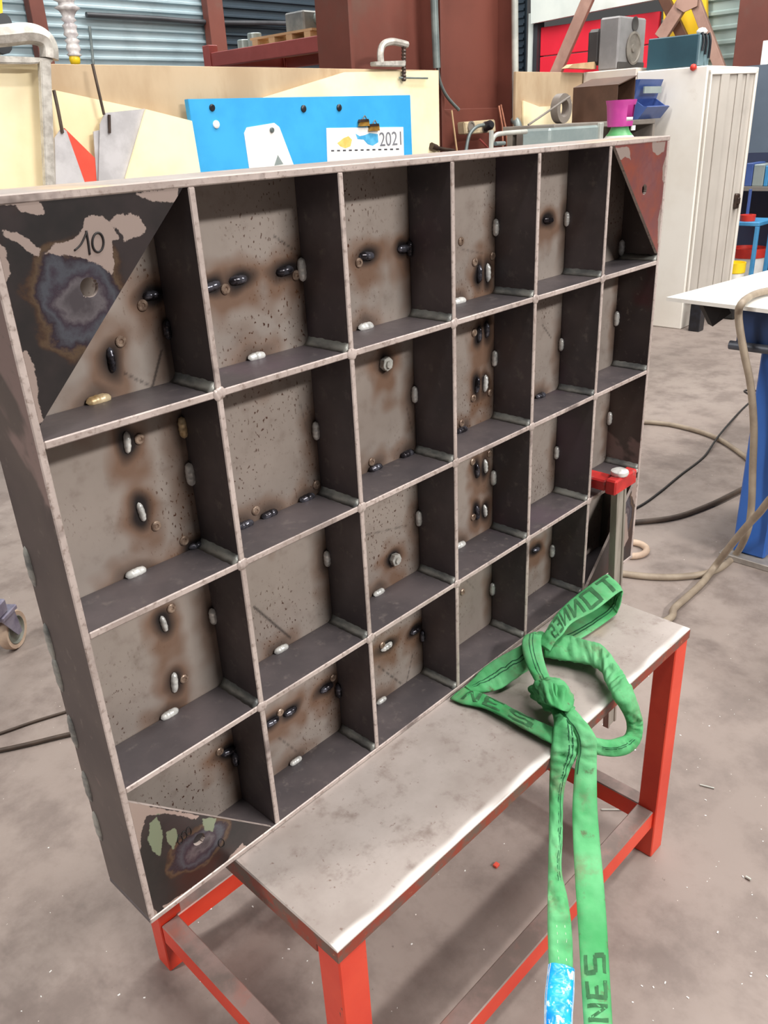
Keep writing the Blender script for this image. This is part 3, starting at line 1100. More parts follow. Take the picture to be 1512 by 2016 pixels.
bandB = Strap([zsec((1046, 1250), (1074, 1248), .030), zsec((1030, 1256), (1066, 1256), .045), zsec((1028, 1278), (1067, 1280), .050), zsec((1036, 1307), (1074, 1310), .050), zsec((1049, 1334), (1083, 1334), .046), zsec((1062, 1358), (1096, 1356), .038)], 0.005, 8, 0.003, 7.0)
legC = Strap([zsec((1040, 1262), (1052, 1316), .030), zsec((1022, 1273), (1036, 1322), .024), zsec((990, 1290), (1010, 1340), .017), zsec((955, 1312), (985, 1356), .011), zsec((932, 1336), (955, 1362), .008), zsec((914, 1354), (926, 1363), .006)], 0.0055, 8, 0.003, 2.0)
legD = Strap([zsec((917, 1354), (886, 1376), .005), zsec((938, 1361), (912, 1386), .007), zsec((962, 1371), (948, 1393), .009), zsec((1000, 1390), (985, 1409), .012), zsec((1046, 1414), (1030, 1434), .013), zsec((1094, 1434), (1078, 1460), .012), zsec((1112, 1446), (1100, 1472), .010)], 0.0045, 8, 0.003, 9.0)
tailR = Strap([zsec((1098, 1398), (1124, 1390), .030), zsec((1110, 1412), (1143, 1410), .030), zsec((1134, 1448), (1172, 1448), .024), dsec((1138, 1478), (1175, 1480), 1.243), dsec((1132, 1512), (1175, 1514), 1.235), dsec((1127, 1586), (1176, 1586), 1.215), dsec((1128, 1650), (1181, 1656), 1.19), dsec((1132, 1729), (1188, 1729), 1.15),
               dsec((1137, 1807), (1194, 1807), 1.11), dsec((1142, 1893), (1199, 1893), 1.07), dsec((1146, 1964), (1203, 1964), 1.03), dsec((1150, 2030), (1207, 2030), 1.0), dsec((1158, 2160), (1215, 2160), .95)], 0.006, 9, 0.0045, 5.0)
tailL = Strap([zsec((1084, 1396), (1112, 1398), .026), zsec((1090, 1418), (1128, 1414), .026), zsec((1088, 1445), (1138, 1448), .020), dsec((1084, 1482), (1138, 1482), 1.247), dsec((1082, 1520), (1122, 1518), 1.24), dsec((1081, 1565), (1110, 1562), 1.23), dsec((1081, 1640), (1107, 1650), 1.20), dsec((1079, 1714), (1106, 1714), 1.165), dsec((1078, 1771), (1118, 1771), 1.135),
               dsec((1078, 1832), (1126, 1832), 1.105), dsec((1080, 1905), (1128, 1908), 1.07), dsec((1078, 1990), (1124, 1992), 1.03), dsec((1080, 2160), (1128, 2160), .96)], 0.007, 9, 0.009, 11.0)
bandK = Strap([zsec((1047, 1352), (1054, 1380), .020), zsec((1056, 1340), (1068, 1384), .048), zsec((1080, 1342), (1090, 1392), .060), zsec((1106, 1352), (1110, 1400), .056), zsec((1126, 1366), (1122, 1402), .026)], 0.004, 8, 0.010, 6.0)
STRAPS = dict(K=bandK, A=loopA, E=loopE, B=bandB, C=legC, D=legD, R=tailR, Lf=tailL)
FLR = {}
for nm_, s_ in (('fr', tailR), ('fl', tailL)):
    FLR[nm_] = Strap(to_floor([(s_.L[-3], s_.R[-3]), (s_.L[-1], s_.R[-1])]), 0.006, 6, 0.003, 2.0)
for s in list(STRAPS.values()) + list(FLR.values()):
    bm = newbm()
    s.mesh(bm)
    o = obj('strap', bm, MAT['green'], sling, True)
# seams
bm = newbm()
for s, u, a, b in ((bandB, .38, .1, .97), (bandB, .55, .1, .97), (legC, .50, .05, .9), (legC, .62, .05, .9), (loopE, .45, .78, .97), (loopE, .55, .78, .97), (tailL, .62, .02, .62), (tailL, .76, .02, .62), (tailR, .10, .0, .35), (loopA, .7, .62, .98), (loopA, .8, .62, .98)):
    s.strip(bm, u, 0.02, a, b, side=1)
    if s is loopA or s is loopE:
        s.strip(bm, u, 0.02, a, b, side=-1)
obj('seam', bm, MAT['seam'], sling)
bm = newbm()
tailL.strip(bm, .36, 0.012, .74, .84, dash=3)
tailL.strip(bm, .70, 0.012, .74, .84, dash=3)
obj('stitching', bm, MAT['stitch'], sling)
# print: the word runs up the hanging tail, letter tops to the left
bm = newbm()
tailR.glyphs(bm, 'NNES', .962, .725, .14, .84)
o = obj('printed_letters', bm, MAT['sling_print'], sling)
o['label'] = 'faded black print reading NES up the hanging tail'
bm = newbm()
loopA.glyphs(bm, 'TONNES', .50, .10, .15, .9)
obj('printed_letters', bm, MAT['sling_print'], sling)
bm = newbm()
legD.glyphs(bm, 'NES', .12, .75, .15, .85)
obj('printed_letters', bm, MAT['sling_print'], sling)
# blue label sleeve at the end of the left tail
lab = Strap([dsec((1079, 1899), (1131, 1912), 1.062), dsec((1075, 1935), (1131, 1938), 1.045), dsec((1072, 1964), (1130, 1966), 1.03), dsec((1071, 2020), (1127, 2020), 1.005), dsec((1073, 2160), (1130, 2160), .945)], 0.0095, 9, 0.004, 3.0)
bm = newbm()
lab.mesh(bm)
o = obj('label_sleeve', bm, MAT['blue_label'], sling, True)
o['label'] = 'crumpled bright blue label sleeve'
bm = newbm()
lab.strip(bm, .03, .03, 0, 1, 0.0008)
lab.strip(bm, .97, .03, 0, .8, 0.0008)
obj('label_rim', bm, MAT['label_edge'], o)
# the knot: a lump of wound cloth with turning folds
bm = newbm()
bmesh.ops.create_icosphere(bm, subdivisions=5, radius=1.0)
kc = at(1089, 1368, 'z', H + 0.034)
ax1 = (at(1112, 1392, 'z', H + 0.030) - at(1060, 1338, 'z', H + 0.036)).normalized()
Mk = rot_to(ax1, (0, 0, 1))
for v in bm.verts:
    p = v.co.copy()
    ang = math.atan2(p.z, p.y)
    g = 0.13 * abs(math.sin(2.2 * (p.x * 2.6 + 0.5 * ang))) ** 0.5 - 0.08 + 0.14 * noise.noise(p * 2.6)
    k = 1 + g + (0.10 if abs(p.x - 0.15) < 0.45 else -0.03)
    v.co = Mk @ V(p.x * 0.034 * (1 + g * 0.5), p.y * 0.024 * k, p.z * 0.024 * k) + kc
obj('knot', bm, MAT['green'], sling, True)

# =================================================================== MATERIALS of the surroundings
MAT['ply'] = plain('raw_plywood', rgb(190, 168, 138), rgb(172, 148, 118), 3, 0.7, stretch=(1, 1, 0.4), c3=rgb(166, 138, 106), s3=3.5, r3=(0.52, 0.75))
MAT['cream'] = plain('cream_board', rgb(250, 236, 198), rgb(240, 222, 178), 2.5, 0.65, c3=rgb(216, 190, 140), s3=2.2, r3=(0.62, 0.8))
MAT['blue_board'] = plain('blue_board_paint', rgb(58, 168, 226), rgb(48, 156, 216), 4, 0.5)
MAT['white'] = plain('white_card', rgb(246, 246, 244), rgb(236, 236, 232), 10, 0.6)
MAT['magnet'] = plain('black_magnet', rgb(34, 36, 44), rgb(26, 26, 30), 40, 0.35)
MAT['grey_sheet'] = plain('grey_sheet_steel', rgb(206, 204, 206), rgb(184, 182, 184), 9, 0.38, 0.15, c3=rgb(206, 206, 206), s3=7, r3=(0.55, 0.7))
MAT['orange_red'] = plain('orange_red_paint', rgb(228, 84, 62), rgb(216, 74, 54), 6, 0.5)
MAT['column'] = plain('red_brown_primer', rgb(110, 59, 48), rgb(96, 50, 40), 1.6, 0.55, c3=rgb(98, 72, 62), s3=1.4, r3=(0.55, 0.8))
MAT['clad'] = plain('cladding_grey_blue', rgb(176, 194, 200), rgb(150, 170, 178), 0.5, 0.35, 0.15, c3=rgb(104, 118, 124), s3=0.8, r3=(0.5, 0.75))
MAT['clad_green'] = plain('cladding_grey_green', rgb(176, 192, 186), rgb(158, 176, 172), 0.6, 0.4, 0.2)
MAT['clad_dark'] = plain('cladding_dark_slate', rgb(60, 72, 82), rgb(48, 60, 70), 0.8, 0.4, 0.2)
MAT['conduit'] = plain('grey_conduit', rgb(128, 138, 136), rgb(104, 114, 114), 8, 0.4, 0.3)
MAT['pale_pipe'] = plain('pale_pipe', rgb(196, 198, 190), rgb(170, 172, 166), 8, 0.4, 0.2)
MAT['gate_red'] = plain('red_gate_panel', rgb(232, 44, 66), rgb(218, 36, 56), 0.8, 0.45)
MAT['gate_dark'] = plain('dark_gate_frame', rgb(60, 62, 66), rgb(48, 50, 54), 3, 0.5)
MAT['pale_panel'] = plain('pale_panel', rgb(206, 212, 206), rgb(190, 198, 194), 1.5, 0.4)
MAT['yellow'] = plain('yellow_paint', rgb(246, 206, 48), rgb(236, 192, 40), 1.4, 0.5)
MAT['brace'] = plain('mauve_brown_brace', rgb(168, 134, 120), rgb(142, 110, 98), 3, 0.5)
MAT['dark_brown'] = plain('dark_brown_steel', rgb(92, 58, 40), rgb(78, 48, 34), 3, 0.5)
MAT['cabinet'] = plain('off_white_cabinet', rgb(238, 234, 226), rgb(228, 222, 212), 1.5, 0.45, c3=rgb(196, 184, 166), s3=3.2, r3=(0.62, 0.8))
MAT['cabinet2'] = plain('pinkish_cabinet', rgb(206, 194, 182), rgb(192, 180, 168), 1.5, 0.5)
MAT['door_grey'] = plain('grey_locker_door', rgb(196, 190, 182), rgb(182, 176, 168), 1.2, 0.45, c3=rgb(160, 154, 148), s3=2.6, r3=(0.6, 0.8))
MAT['bronze'] = plain('dark_bronze', rgb(70, 54, 46), rgb(52, 40, 36), 20, 0.4, 0.3)
MAT['speaker'] = plain('grey_speaker', rgb(132, 130, 130), rgb(116, 114, 114), 5, 0.5)
MAT['speaker_dark'] = plain('dark_speaker', rgb(62, 58, 56), rgb(50, 46, 46), 6, 0.55)
MAT['cone'] = plain('speaker_cone', rgb(120, 114, 106), rgb(98, 92, 86), 14, 0.55)
MAT['teal'] = plain('dark_teal_case', rgb(44, 80, 92), rgb(36, 68, 80), 3, 0.45)
MAT['teal_pale'] = plain('pale_teal_case', rgb(124, 148, 156), rgb(98, 122, 130), 8, 0.45, c3=rgb(50, 74, 78), s3=8, r3=(0.55, 0.62), stretch=(1, 1, 0.3))
MAT['brown_sheet'] = plain('brown_rusty_sheet', rgb(98, 72, 58), rgb(82, 60, 48), 5, 0.5, 0.2)
MAT['shelf_grey'] = plain('grey_shelf_steel', rgb(138, 130, 122), rgb(118, 112, 106), 4, 0.5, 0.2)
MAT['galv'] = plain('galvanised_sheet', rgb(166, 178, 176), rgb(146, 160, 160), 5, 0.38, 0.35)
MAT['void'] = plain('matt_black', rgb(34, 30, 30), rgb(26, 24, 24), 6, 0.8)  # black of bracket and blocks, also painted shade inside open bays
MAT['bin_blue'] = plain('blue_plastic_bin', rgb(74, 98, 158), rgb(60, 84, 142), 5, 0.4)
MAT['magenta'] = plain('magenta_valve_guard', rgb(198, 74, 158), rgb(182, 62, 146), 10, 0.4)
MAT['bottle_green'] = plain('green_cylinder_paint', rgb(92, 164, 104), rgb(80, 150, 94), 10, 0.4)
MAT['bottle_white'] = plain('white_cylinder_paint', rgb(226, 226, 218), rgb(210, 210, 202), 8, 0.35)
MAT['hose'] = plain('beige_rubber_hose', rgb(158, 144, 126), rgb(136, 122, 106), 12, 0.55)
MAT['cable_black'] = plain('black_rubber_cable', rgb(46, 42, 42), rgb(36, 34, 34), 20, 0.55)
MAT['cable_brown'] = plain('brown_rubber_cable', rgb(78, 64, 54), rgb(64, 52, 44), 20, 0.55)
MAT['navy'] = plain('navy_steel', rgb(50, 58, 82), rgb(42, 48, 72), 1.2, 0.5)
MAT['slate'] = plain('slate_steel', rgb(92, 104, 118), rgb(82, 94, 108), 1.2, 0.5)
MAT['table_white'] = plain('white_table_top', rgb(236, 234, 228), rgb(222, 220, 214), 4, 0.35, 0.1)
MAT['ped_blue'] = plain('blue_pedestal_paint', rgb(52, 104, 186), rgb(42, 90, 168), 2.5, 0.4, c3=rgb(70, 80, 110), s3=5, r3=(0.68, 0.76))
MAT['ped_dark'] = plain('dark_blue_apron', rgb(36, 62, 108), rgb(30, 52, 92), 3, 0.45)
MAT['ped_rail'] = plain('grey_rail', rgb(84, 88, 98), rgb(70, 74, 84), 8, 0.4, 0.2)
MAT['ped_grey'] = plain('grey_foot_plate', rgb(184, 176, 168), rgb(150, 144, 138), 10, 0.45, 0.3)
MAT['sky_blue'] = plain('light_blue_stand', rgb(76, 152, 204), rgb(64, 138, 190), 6, 0.45)
MAT['wheel_rubber'] = plain('pale_caster_tyre', rgb(206, 182, 160), rgb(184, 160, 140), 20, 0.6)
MAT['wheel_grey'] = plain('grey_caster_hub', rgb(140, 142, 132), rgb(118, 122, 112), 20, 0.5)
MAT['caster_metal'] = plain('mauve_caster_fork', rgb(150, 146, 164), rgb(118, 112, 134), 20, 0.4, 0.4)
MAT['purple_blue'] = plain('faded_violet_plastic', rgb(104, 104, 150), rgb(88, 88, 132), 4, 0.5)
MAT['rack_red'] = plain('faded_red_rack', rgb(158, 74, 70), rgb(140, 62, 58), 3, 0.5)
MAT['junk'] = plain('grey_junk', rgb(150, 150, 146), rgb(112, 114, 114), 6, 0.5, 0.2)
MAT['wood'] = plain('pale_wood', rgb(206, 176, 136), rgb(182, 150, 112), 6, 0.65, stretch=(1, 0.3, 1))
MAT['plastic_wrap'] = plain('clear_wrap_white', rgb(222, 218, 216), rgb(176, 168, 170), 20, 0.25)
MAT['beige_box'] = plain('beige_socket_box', rgb(206, 190, 158), rgb(186, 168, 138), 12, 0.5)
MAT['copper'] = plain('copper_rod', rgb(186, 128, 104), rgb(160, 104, 84), 20, 0.4, 0.4)
MAT['red_plain'] = plain('bright_red_plastic', rgb(216, 62, 48), rgb(198, 50, 40), 10, 0.4)
MAT['yellow_plain'] = plain('bright_yellow_lid', rgb(246, 214, 44), rgb(236, 200, 36), 10, 0.4)
MAT['print_yellow'] = plain('yellow_print', rgb(244, 206, 120), rgb(232, 186, 96), 30, 0.6)
MAT['print_blue'] = plain('blue_print', rgb(64, 158, 208), rgb(90, 180, 222), 30, 0.6)
MAT['print_dark'] = plain('dark_print', rgb(58, 58, 66), rgb(70, 70, 78), 30, 0.6)
MAT['print_grey'] = plain('grey_print', rgb(120, 122, 130), rgb(104, 106, 114), 30, 0.6)
MAT['brass'] = plain('brass_clip', rgb(196, 152, 74), rgb(160, 118, 52), 30, 0.35, 0.5)


def slab(name, poly, Y, thick, mat, parent=None, bev=0.0):
    """upright sheet facing the room, its outline surveyed on the plane y = Y"""
    bm = newbm()
    add_prism(bm, [at(x, y, 'y', Y) for x, y in poly], (0, thick, 0))
    if bev:
        bmesh.ops.bevel(bm, geom=list(bm.edges), offset=bev, segments=2, affect='EDGES')
    return obj(name, bm, mat, parent)


def boxo(name, a, b, mat, parent=None, bev=0.0):
    bm = newbm()
    add_box(bm, a, b, bev)
    return obj(name, bm, mat, parent)


def beam(name, A, B, w, d, mat, parent=None, upv=(0, 0, 1), bev=0.003):
    A, B = Vector(A), Vector(B)
    M = rot_to(B - A, upv)
    M.translation = A
    bm = newbm()
    add_box(bm, (0, -w / 2, -d / 2), ((B - A).length, w / 2, d / 2), bev, M=M)
    return obj(name, bm, mat, parent)


def tubeo(name, pts, r, mat, parent=None, n=6, seg=8):
    bm = newbm()
    add_tube(bm, smooth_path(pts, n), r, seg)
    return obj(name, bm, mat, parent, 50)


# =================================================================== THE HALL: clad walls
YB, XW = 6.5, 9.0


def cladding(name, p0, p1, z0, z1, out, mat, pitch=0.075, dep=0.022):
    """horizontal trapezoid ribs between two plan points; out = plan vector toward the room"""
    bm = newbm()
    prof = []
    z = z0
    while z < z1:
        for dz, o_ in ((0, 0), (pitch * 0.55, 0), (pitch * 0.68, dep), (pitch * 0.88, dep)):
            prof.append((z + dz, o_))
        z += pitch
    prof.append((z1, 0))
    p0, p1, out = Vector(p0), Vector(p1), Vector(out)
    a = [bm.verts.new((p0.x + out.x * o_, p0.y + out.y * o_, zz)) for zz, o_ in prof]
    b = [bm.verts.new((p1.x + out.x * o_, p1.y + out.y * o_, zz)) for zz, o_ in prof]
    for i in range(len(prof) - 1):
        bm.faces.new((a[i], b[i], b[i + 1], a[i + 1]))
    back = [bm.verts.new(v) for v in ((p0.x - out.x * .05, p0.y - out.y * .05, z0), (p1.x - out.x * .05, p1.y - out.y * .05, z0), (p1.x - out.x * .05, p1.y - out.y * .05, z1), (p0.x - out.x * .05, p0.y - out.y * .05, z1))]
    bm.faces.new(back[::-1])
    bmesh.ops.recalc_face_normals(bm, faces=bm.faces)
    o = obj(name, bm, mat)
    return tag(o, kind='structure')


xs1 = at(440, 100, 'y', YB).x
cladding('wall_back', (1.0, YB), (xs1, YB), 0, 4.2, (0, -1), MAT['clad'])
cladding('wall_back_dark', (xs1, YB), (XW, YB), 0, 4.2, (0, -1), MAT['clad_dark'])
yA, yB_, yC = at(1032, 60, 'x', XW).y, at(1072, 60, 'x', XW).y, at(1303, 60, 'x', XW).y
cladding('wall_right_dark', (XW, YB), (XW, yA), 0, 4.2, (-1, 0), MAT['clad_dark'])
cladding('wall_right', (XW, yC), (XW, -1.0), 0, 4.2, (-1, 0), MAT['clad_green'], 0.13, 0.03)

# wall posts, brown
for k, (xa, xb) in enumerate(((76, 104), (419, 449))):
    p = at(xa, 100, 'y', YB - 0.12).x
    q = at(xb, 100, 'y', YB - 0.12).x
    o = boxo('wall_post', (p, YB - 0.12, 0), (q, YB - 0.03, 4.2), MAT['column'], bev=0.004)
    tag(o, ('narrow brown steel wall post beside the hanging wrapped cord', 'narrow brown steel wall post behind the red rack')[k], 'wall post', 'brown wall posts')
o = tubeo('conduit', [at(170, 29, 'y', YB - .05), at(300, 36, 'y', YB - .05), at(418, 44, 'y', YB - .05), at(560, 46, 'y', YB - .05), at(692, 52, 'y', YB - .05)], 0.022, MAT['gate_dark'])
tag(o, 'dark conduit running level along the back cladding', 'conduit')
o = tubeo('conduit', [at(176, 52, 'y', YB - .06), at(180, 90, 'y', YB - .06), at(184, 128, 'y', YB - .06)], 0.012, MAT['conduit'])
tag(o, 'thin grey drop conduit on the back cladding beside wrapped cord', 'conduit')

# gate in the right wall
gate = thing('sectional_gate', 'bright red sectional gate in the far right wall', 'gate', (XW - 0.05, (yB_ + yC) / 2, 0))
zt_ = at(1180, 28, 'x', XW - .06).z
z = 0.0
while z < zt_ - 0.05:
    boxo('gate_panel', (XW - 0.08, yC, z + 0.004), (XW - 0.03, yB_, min(z + 0.30, zt_) - 0.006), MAT['gate_red'], gate, 0.006)
    z += 0.30
boxo('gate_jamb', (XW - 0.14, yB_ + 0.005, 0), (XW, yB_ + 0.06, zt_ + 0.1), MAT['gate_dark'], gate)
jy = at(1040, 60, 'x', XW - .12).y
boxo('gate_post', (XW - 0.12, yB_ + 0.062, 0), (XW, jy, zt_ + 0.1), MAT['pale_panel'], gate)
bm = newbm()
add_prism(bm, [at(x, y, 'x', XW - 0.20) for x, y in ((1045, 47), (1200, 16), (1296, -2), (1296, -90), (1045, -90))], (0.06, 0, 0))
o = obj('overhead_panel', bm, MAT['pale_panel'])
tag(o, 'pale overhead panel above the red gate', 'panel')
bm = newbm()
add_prism(bm, [at(x, y, 'x', XW - 0.10) for x, y in ((1306, -60), (1390, -60), (1392, 70), (1384, 160), (1306, 160))], (0.04, 0, 0))
o = obj('yellow_sheet', bm, MAT['yellow'])
tag(o, 'yellow panel in the far wall behind crossed braces', 'panel')
for k, (a, b, m, lb) in enumerate((((1170, -30), (1092, 150), 'brace', 'slanting mauve brown brace in front of the red gate'),
                                   ((1352, -6), (1300, 75), 'brace', 'mauve brace running down left across the yellow panel'),
                                   ((1300, -20), (1352, 90), 'dark_brown', 'dark brown brace crossing the yellow panel'),
                                   ((1364, -10), (1424, 150), 'brace', 'mauve brace running down right beside the grey green cladding'))):
    X = XW - (0.5 if k == 0 else 0.35 - 0.06 * (k == 2))
    o = beam('roof_brace', at(*a, 'x', X), at(*b, 'x', X), 0.05, 0.13 if k < 2 else 0.10, MAT[m], upv=(0, 1, 0.2))
    tag(o, lb, 'brace', 'crossed braces of the far wall')
bm = newbm()
add_prism(bm, [at(x, y, 'x', XW - 0.40) for x, y in ((1336, -20), (1376, -20), (1372, 12), (1346, 24), (1330, 14))], (0.02, 0, 0))
o = obj('gusset_plate', bm, MAT['brace'])
tag(o, 'mauve node plate where the braces meet above the yellow panel', 'plate')
ya, yb = at(1450, 60, 'x', 8.55).y, at(1540, 60, 'x', 8.55).y
col3 = thing('steel_column', 'wide brown steel column at the far right beside the grey green cladding', 'column', (8.7, (ya + yb) / 2, 0), 'brown building columns')
boxo('flange', (8.55, yb, 0), (8.58, ya, 4.2), MAT['column'], col3, 0.003)
boxo('web', (8.58, (ya + yb) / 2 - 0.015, 0), (8.90, (ya + yb) / 2 + 0.015, 4.2), MAT['column'], col3)
boxo('flange', (8.90, yb, 0), (8.93, ya, 4.2), MAT['column'], col3, 0.003)

# =================================================================== PARTITION of plywood with what hangs on it
YP = 2.77
zp = at(430, 131, 'y', YP).z
X0, X1 = at(-90, 140, 'y', YP).x, at(864, 140, 'y', YP).x
o = boxo('plywood_partition', (X0, YP, 0), (X1, YP + 0.02, zp), MAT['ply'], bev=0.002)
tag(o, 'tan plywood partition with stained upper rim behind the blue board', 'partition')
Xr0 = at(1016, 140, 'y', YP).x
o = boxo('plywood_partition', (Xr0, YP, 0), (6.3, YP + 0.02, zp), MAT['ply'], bev=0.002)
tag(o, 'plywood partition to the right of the brown columns', 'partition')
o = slab('cream_board', [(-60, 128), (84, 128), (90, 420), (-60, 430)], YP - 0.045, 0.02, MAT['cream'])
tag(o, 'cream board at the left end of the partition behind steel clamp', 'board', 'cream boards on the partition')
o = slab('cream_board', [(101, 176), (282, 215), (352, 236), (385, 244), (400, 430), (110, 440)], YP - 0.020, 0.015, MAT['cream'])
tag(o, 'cream board with a falling top edge behind the hanging plates', 'board', 'cream boards on the partition')
o = slab('cream_board', [(288, 215), (378, 238), (410, 430), (222, 440)], YP - 0.085, 0.012, MAT['cream'])
tag(o, 'cream board with slanted left edge overlapping the grey hanging plates', 'board', 'cream boards on the partition')
o = slab('cream_board', [(520, 192), (680, 142), (863, 139), (866, 430), (540, 430)], YP - 0.020, 0.015, MAT['cream'])
tag(o, 'cream board with a rising top edge behind blue board and small clamp', 'board', 'cream boards on the partition')
o = slab('cream_board', [(1030, 198), (1062, 210), (1100, 208), (1126, 200), (1126, 430), (1034, 430)], YP - 0.014, 0.012, MAT['cream'])
tag(o, 'cream board with a sagging top edge right of the columns', 'board', 'cream boards on the partition')
o = slab('wood_offcut', [(1118, 134), (1128, 126), (1174, 121), (1174, 136)], YP - 0.05, 0.05, MAT['wood'])
tag(o, 'tan wood offcut lying on the partition rim beside loudspeaker', 'offcut')

# blue board
board = thing('blue_board', 'bright blue notice board leaning on the plywood partition', 'notice board', at(600, 300, 'y', 2.70))
slab('panel', [(370, 195), (808, 187), (816, 420), (405, 430)], 2.69, 0.03, MAT['blue_board'], board, 0.002)


def disc(name, px, py, Y, rpx, mat, label, cat, grp):
    bm = newbm()
    p = at(px, py, 'y', Y)
    r = (at(px + rpx, py, 'y', Y) - p).length * 0.75
    add_lathe(bm, [(r, 0), (r, 0.006), (r * 0.7, 0.010), (0, 0.010)], p, (0, -1, 0), 16)
    o = obj(name, bm, mat, None, 40)
    return tag(o, label, cat, grp)


disc('board_magnet', 417, 212, 2.69, 7, MAT['magnet'], 'black magnet near the upper left corner of the blue board', 'magnet', 'magnets on the blue board')
disc('board_magnet', 597, 214, 2.69, 6.5, MAT['magnet'], 'black magnet at the middle of the blue board rim', 'magnet', 'magnets on the blue board')
disc('board_magnet', 667, 212, 2.69, 6, MAT['magnet'], 'black magnet above the left part of the calendar', 'magnet', 'magnets on the blue board')
disc('board_magnet', 425, 245, 2.69, 8, MAT['white'], 'white round magnet on the blue board', 'magnet', 'magnets on the blue board')
disc('board_magnet', 535, 256, 2.684, 5, MAT['conduit'], 'grey magnet on the white tag', 'magnet', 'magnets on the blue board')
tagp = thing('white_tag', 'white tapered tag with rounded top on the blue board', 'tag', at(530, 300, 'y', 2.685))
slab('card', [(481, 262), (486, 251), (540, 242), (550, 250), (586, 345), (494, 352)], 2.6865, 0.003, MAT['white'], tagp)
slab('printed_triangle', [(540, 326), (547, 305), (558, 323)], 2.6855, 0.0008, MAT['galv'], tagp)
cal = thing('wall_calendar', 'white wall calendar sheet reading 2021 clipped to the blue board', 'calendar', at(720, 300, 'y', 2.685))
slab('sheet', [(643, 252), (794, 250), (798, 420), (648, 420)], 2.6865, 0.003, MAT['white'], cal)
bm = newbm()
for k in range(12):
    x = 652 + k * 11.6
    y = 297 - (x - 650) * 0.025
    add_prism(bm, [at(x, y - 1.6, 'y', 2.6858), at(x + 6, y - 1.7, 'y', 2.6858), at(x + 6, y + 1.3, 'y', 2.6858), at(x, y + 1.4, 'y', 2.6858)], (0, 0.0006, 0))
obj('binding_slots', bm, MAT['print_dark'], cal)
slab('printed_blot', [(664, 282), (676, 272), (686, 268), (693, 275), (690, 288), (680, 292), (670, 288)], 2.6858, 0.0006, MAT['print_yellow'], cal)
slab('printed_blot', [(700, 263), (708, 268), (718, 266), (728, 262), (744, 264), (745, 280), (734, 287), (724, 284), (716, 275), (704, 274)], 2.6858, 0.0006, MAT['print_blue'], cal)


def text_obj(name, body, size, loc, M, mat, parent, ext=0.0005):
    cu = bpy.data.curves.new(name, 'FONT')
    cu.body = body
    cu.size = size
    cu.extrude = ext
    tmp = bpy.data.objects.new(name, cu)
    COL.objects.link(tmp)
    dg = bpy.context.evaluated_depsgraph_get()
    me = bpy.data.meshes.new_from_object(tmp.evaluated_get(dg))
    bpy.data.objects.remove(tmp)
    me.materials.clear()
    me.materials.append(mat)
    o = bpy.data.objects.new(name, me)
    COL.objects.link(o)
    o.parent = parent
    M = M.copy()
    M.translation = Vector(loc) - world_loc(parent)
    o.matrix_local = M
    return o


Mt = rot_to((1, 0, 0), (0, -1, 0))
text_obj('printed_year', '2021', 0.100, at(747, 288, 'y', 2.6857), Mt, MAT['print_grey'], cal)
for k, (px, py) in enumerate(((718, 243), (738, 252))):
    c = thing('binder_clip', ('brass binder clip at the top of the calendar, upper one', 'brass binder clip on the calendar, lower right one')[k], 'clip', at(px, py, 'y', 2.68), 'clips on the calendar')
    slab('jaw', [(px - 10, py + 6), (px - 8, py - 5), (px + 9, py - 6), (px + 10, py + 5)], 2.672, 0.012, MAT['brass'], c)
    tubeo('wire_handle', [at(px - 5, py - 5, 'y', 2.676), at(px - 1, py - 14, 'y', 2.67), at(px + 1, py - 14, 'y', 2.67), at(px + 5, py - 5, 'y', 2.676)], 0.003, MAT['shelf_grey'], c, 4, 6)
    slab('spine', [(px - 9, py - 3), (px - 7, py - 8), (px + 8, py - 9), (px + 9, py - 4)], 2.668, 0.02, MAT['bronze'], c)

# hanging plates
pl = thing('hanging_plate', 'grey pointed steel plate hanging by a wire on the partition', 'steel plate', at(125, 300, 'y', 2.70), 'plates hung on the partition')
slab('plate', [(108, 272), (122, 251), (131, 258), (168, 362), (110, 364)], 2.695, 0.008, MAT['grey_sheet'], pl)
tubeo('wire', [at(106, 178, 'y', 2.70), at(114, 215, 'y', 2.69), at(123, 262, 'y', 2.69)], 0.007, MAT['cable_brown'], pl)
o = slab('hanging_plate', [(127, 252), (188, 312), (193, 362), (160, 364)], 2.71, 0.008, MAT['orange_red'])
tag(o, 'orange red pointed plate hanging behind the grey one', 'steel plate', 'plates hung on the partition')
pl = thing('hanging_plate', 'light grey sheet plate with a slot hung by a wire, right of the red plate', 'steel plate', at(220, 300, 'y', 2.705), 'plates hung on the partition')
slab('plate', [(197, 244), (207, 222), (286, 214), (275, 362), (194, 362)], 2.699, 0.006, MAT['grey_sheet'], pl)
tubeo('wire', [at(182, 126, 'y', 2.70), at(192, 170, 'y', 2.69), at(205, 226, 'y', 2.69)], 0.006, MAT['cable_brown'], pl)
tubeo('hook_rod', [at(215, 226, 'y', 2.692), at(216, 262, 'y', 2.692)], 0.006, MAT['bronze'], pl)
o = slab('hanging_plate', [(184, 259), (200, 255), (202, 362), (191, 362)], 2.708, 0.006, MAT['grey_sheet'])
tag(o, 'narrow grey plate edge peeping out behind the slotted plate', 'steel plate', 'plates hung on the partition')

